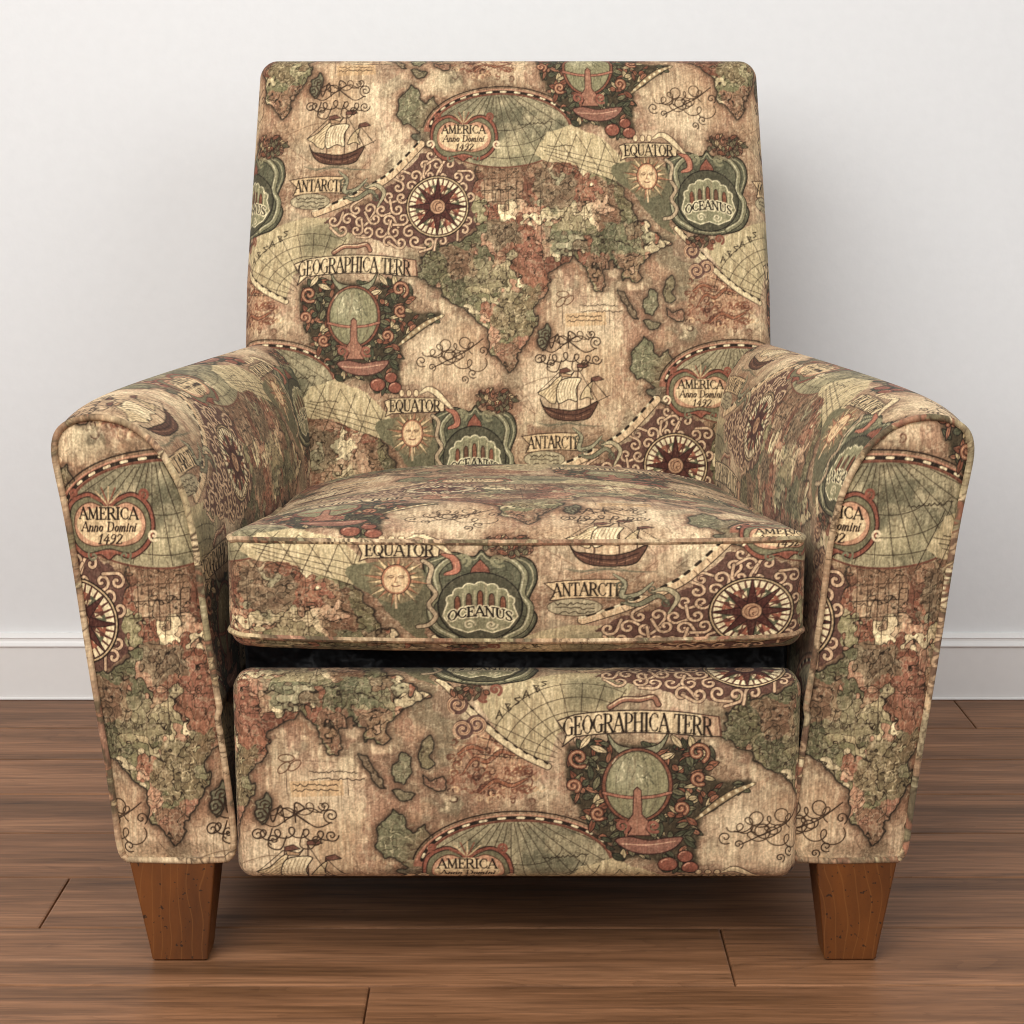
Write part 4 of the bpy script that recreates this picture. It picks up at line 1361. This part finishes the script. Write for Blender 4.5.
def arm_section(Yd):
    """Outline of the arm Yd metres behind its front: fuller just behind the piping, drawn in towards the back."""
    t = Yd / .55
    x, z = OUT[:, 0].copy(), OUT[:, 1].copy()
    hgt = np.clip((z - .10) / .42, 0, 1)
    e = t ** 1.25
    sh = .046 * e * (.25 + .75 * np.clip((z - .25) / .12, 0, 1)) + .30 * np.clip(-.27 - x, 0, 1) * e
    x = x + sh
    # the padded roll swells behind the front panel
    tg = np.gradient(OUT, axis=0)
    tg /= np.linalg.norm(tg, axis=1)[:, None]
    nx, nz = -tg[:, 1], tg[:, 0]
    k = (1 - math.exp(-Yd / .05)) * (1 - .45 * t)
    swell = .013 * np.clip((z - .26) / .16, 0, 1) * k
    x = x + nx * swell
    z = z + nz * swell + .006 * t * hgt
    return np.stack([x, z], -1)


def make_arm(side):
    """side -1: left of the picture; +1: right (mirrored)."""
    a = Cloth()
    # round the arm: coarse on the unseen outer flank, fine over the roll and down the inside
    s_top = s_out[np.argmin(np.abs(OUT[:, 0] + .418) + np.abs(OUT[:, 1] - .487))]
    ss = np.concatenate([np.linspace(0, s_top, 70)[:-1], span(s_top, s_out[-1], .0012)])
    yy = np.concatenate([[0], np.linspace(.002, .02, 9), np.linspace(.022, ARM_B, 250)])
    P = np.zeros((len(ss), len(yy), 3))
    for j, Yd in enumerate(yy):
        sec = arm_section(Yd)
        P[:, j, 0] = np.interp(ss, s_out, sec[:, 0])
        P[:, j, 2] = np.interp(ss, s_out, sec[:, 1])
        P[:, j, 1] = Yd
    # print: its upright runs round the roll, its length runs into the depth
    s_ref = s_out[np.argmin(np.abs(OUT[:, 0] + .3110) + np.abs(OUT[:, 1] - .474))]
    SS, YY = np.meshgrid(ss, yy, indexing='ij')
    if side < 0:
        UV = np.stack([300 + YY * 800, 186 + (SS - s_ref) * 820], -1)
    else:
        UV = np.stack([716 - YY * 800, 196 + (SS - s_ref) * 820], -1)
    P[..., 0] = side * -1 * P[..., 0] + .0006
    a.grid(P, UV, flip=side > 0)
    # back end cap
    n0 = a.n
    end = P[::6, -1]
    cen = end.mean(0)
    cap = np.stack([end, np.tile(cen, (len(end), 1))], 1)
    a.grid(cap, np.zeros(cap.shape[:2] + (2,)), flip=side > 0)
    bot = np.stack([P[0], P[-1]], 0)
    a.grid(bot, np.stack([bot[..., 0] * 800, bot[..., 1] * 800], -1), flip=side < 0)
    arm = a.build('arm', M_CLOTH, chair)
    # front panel, slightly padded
    zt = OUT[:, 1].max()
    i_top = int(np.argmax(OUT[:, 1]))
    zz = np.concatenate([span(.1, .49, .0007), .49 + (zt - .49) * np.sin(np.linspace(0, math.pi / 2, 60))[1:]])
    lo_z = np.maximum.accumulate(OUT[:i_top + 1, 1])
    xl = np.interp(zz, lo_z + np.arange(i_top + 1) * 1e-9, OUT[:i_top + 1, 0])
    hi_z = np.maximum.accumulate(OUT[i_top:, 1][::-1])
    xr = np.interp(zz, hi_z + np.arange(len(hi_z)) * 1e-9, OUT[i_top:, 0][::-1])
    tt = np.linspace(0, 1, 220)
    X = xl[None] * (1 - tt[:, None]) + xr[None] * tt[:, None]
    Z = np.tile(zz, (len(tt), 1))
    wd = np.maximum(xr - xl, 1e-4)[None]
    ed = np.minimum(np.minimum(tt[:, None], 1 - tt[:, None]) * wd, np.minimum(Z - .1, zt - Z) * 1.0)
    pf = sst(0, .022, ed)
    Yp = -.002 - .006 * pf - .0035 * np.sin(np.pi * np.clip((Z - .1) / .42, 0, 1)) * pf
    Xw = side * -1 * X + .0006
    p_ = Cloth()
    if side < 0:
        ax_, az_ = -.3665, .4215
        UV = np.stack([463.5 + (Xw - ax_) * 830 - (Z - az_) * 14, 141 - (Z - az_) * 770], -1)
    else:
        ax_, az_ = .2925, .4215
        UV = np.stack([463.5 + (Xw - ax_) * 830 - (Z - az_) * 27, 141 - (Z - az_) * 770], -1)
    p_.grid(np.stack([Xw, Yp, Z], -1), UV, flip=side > 0)
    p_.build('front_panel', M_CLOTH, arm)
    # piping all round the front
    ring = np.concatenate([OUT, [(-.30, .0985)], OUT[:1]])
    path = np.stack([side * -1 * ring[:, 0] + .0006, np.full(len(ring), -.0035), ring[:, 1]], -1)
    piping('piping', path, .0031, arm, 40 if side < 0 else 210, 60 if side < 0 else 150)
    return arm


make_arm(-1)
make_arm(1)


# --- legs: tapered blocks
def make_leg(x0, x1, y0, y1, bx0, bx1, by0, by1, ztop):
    V, Q = [], []
    def ring(z, a, b_, c, d, r):
        out = []
        for (cx, cy, s0) in ((a + r, c + r, 180), (b_ - r, c + r, 270), (b_ - r, d - r, 0), (a + r, d - r, 90)):
            for k in range(5):
                an = math.radians(s0 + 22.5 * k)
                out.append((cx + r * math.cos(an), cy + r * math.sin(an), z))
        return out
    rows = []
    for z, t, ins in ((.0, 0, .0022), (.0022, .02, 0)) + tuple((.0022 + (ztop - .0022) * k / 8, k / 8, 0) for k in range(1, 9)):
        L_ = lambda p, q: p + (q - p) * t
        rows.append(ring(z, L_(bx0, x0) + ins, L_(bx1, x1) - ins, L_(by0, y0) + ins, L_(by1, y1) - ins, .002))
    n = 20
    V = [p for r in rows for p in r]
    for i in range(len(rows) - 1):
        for k in range(n):
            k2 = (k + 1) % n
            Q.append((i * n + k, i * n + k2, (i + 1) * n + k2, (i + 1) * n + k))
    o_ = len(V)
    V += [tuple(np.mean(rows[0], 0)), tuple(np.mean(rows[-1], 0))]
    T = [(o_, (k + 1) % n, k) for k in range(n)] + [(o_ + 1, (len(rows) - 1) * n + k, (len(rows) - 1) * n + (k + 1) % n) for k in range(n)]
    o = mesh_obj('leg', np.array(V), np.array(Q), M_LEG, chair, smooth=False, tris=np.array(T))
    return o


LT = .100
make_leg(-.3605, -.2795, -.005, .070, -.3410, -.2887, -.007, .036, LT)
make_leg(.2865, .3630, -.005, .070, .2967, .3452, -.006, .036, LT)
make_leg(-.330, -.262, .52, .59, -.322, -.275, .55, .595, LT)
make_leg(.262, .330, .52, .59, .275, .322, .55, .595, LT)

# ------------------------------------------------------------------ light, camera
W = bpy.data.worlds.new('soft room light')
bpy.context.scene.world = W
W.use_nodes = True
W.node_tree.nodes['Background'].inputs['Color'].default_value = (.97, .985, 1.0, 1)
W.node_tree.nodes['Background'].inputs['Strength'].default_value = .36


def area(name, loc, target, size, size_y, power, col):
    l = bpy.data.lights.new(name, 'AREA')
    l.shape = 'RECTANGLE'
    l.size, l.size_y, l.energy, l.color = size, size_y, power, col
    o = bpy.data.objects.new(name, l)
    o.location = loc
    o.rotation_euler = (Vector(target) - Vector(loc)).to_track_quat('-Z', 'Y').to_euler()
    C.objects.link(o)
    return o


area('window_light', (-1.3, -2.0, 1.9), (0, .3, .35), 2.4, 2.0, 76, (1.0, .985, .965))
area('ceiling_light', (-.2, -.7, 2.4), (0, .2, 0), 1.6, 1.6, 15, (1.0, .97, .93))

area('side_fill_light', (2.0, -1.6, 1.7), (.1, .5, .3), 1.6, 1.6, 24, (.97, .985, 1.0))  # unseen fill lamp, added to brighten the wall and floor on the right

cam = bpy.data.cameras.new('camera')
cam.sensor_width = 36
cam.lens = 36 * 2000 / 1024
co = bpy.data.objects.new('camera', cam)
co.location = (0, -1.80, .753)
co.rotation_euler = (math.radians(90) - math.atan(357 / 2000), 0, 0)
C.objects.link(co)
sc = bpy.context.scene
sc.camera = co
sc.view_settings.view_transform = 'Standard'
sc.view_settings.look = 'None'
sc.view_settings.gamma = 1
sc.view_settings.exposure = 0
sc.cycles.filter_width = 1.1
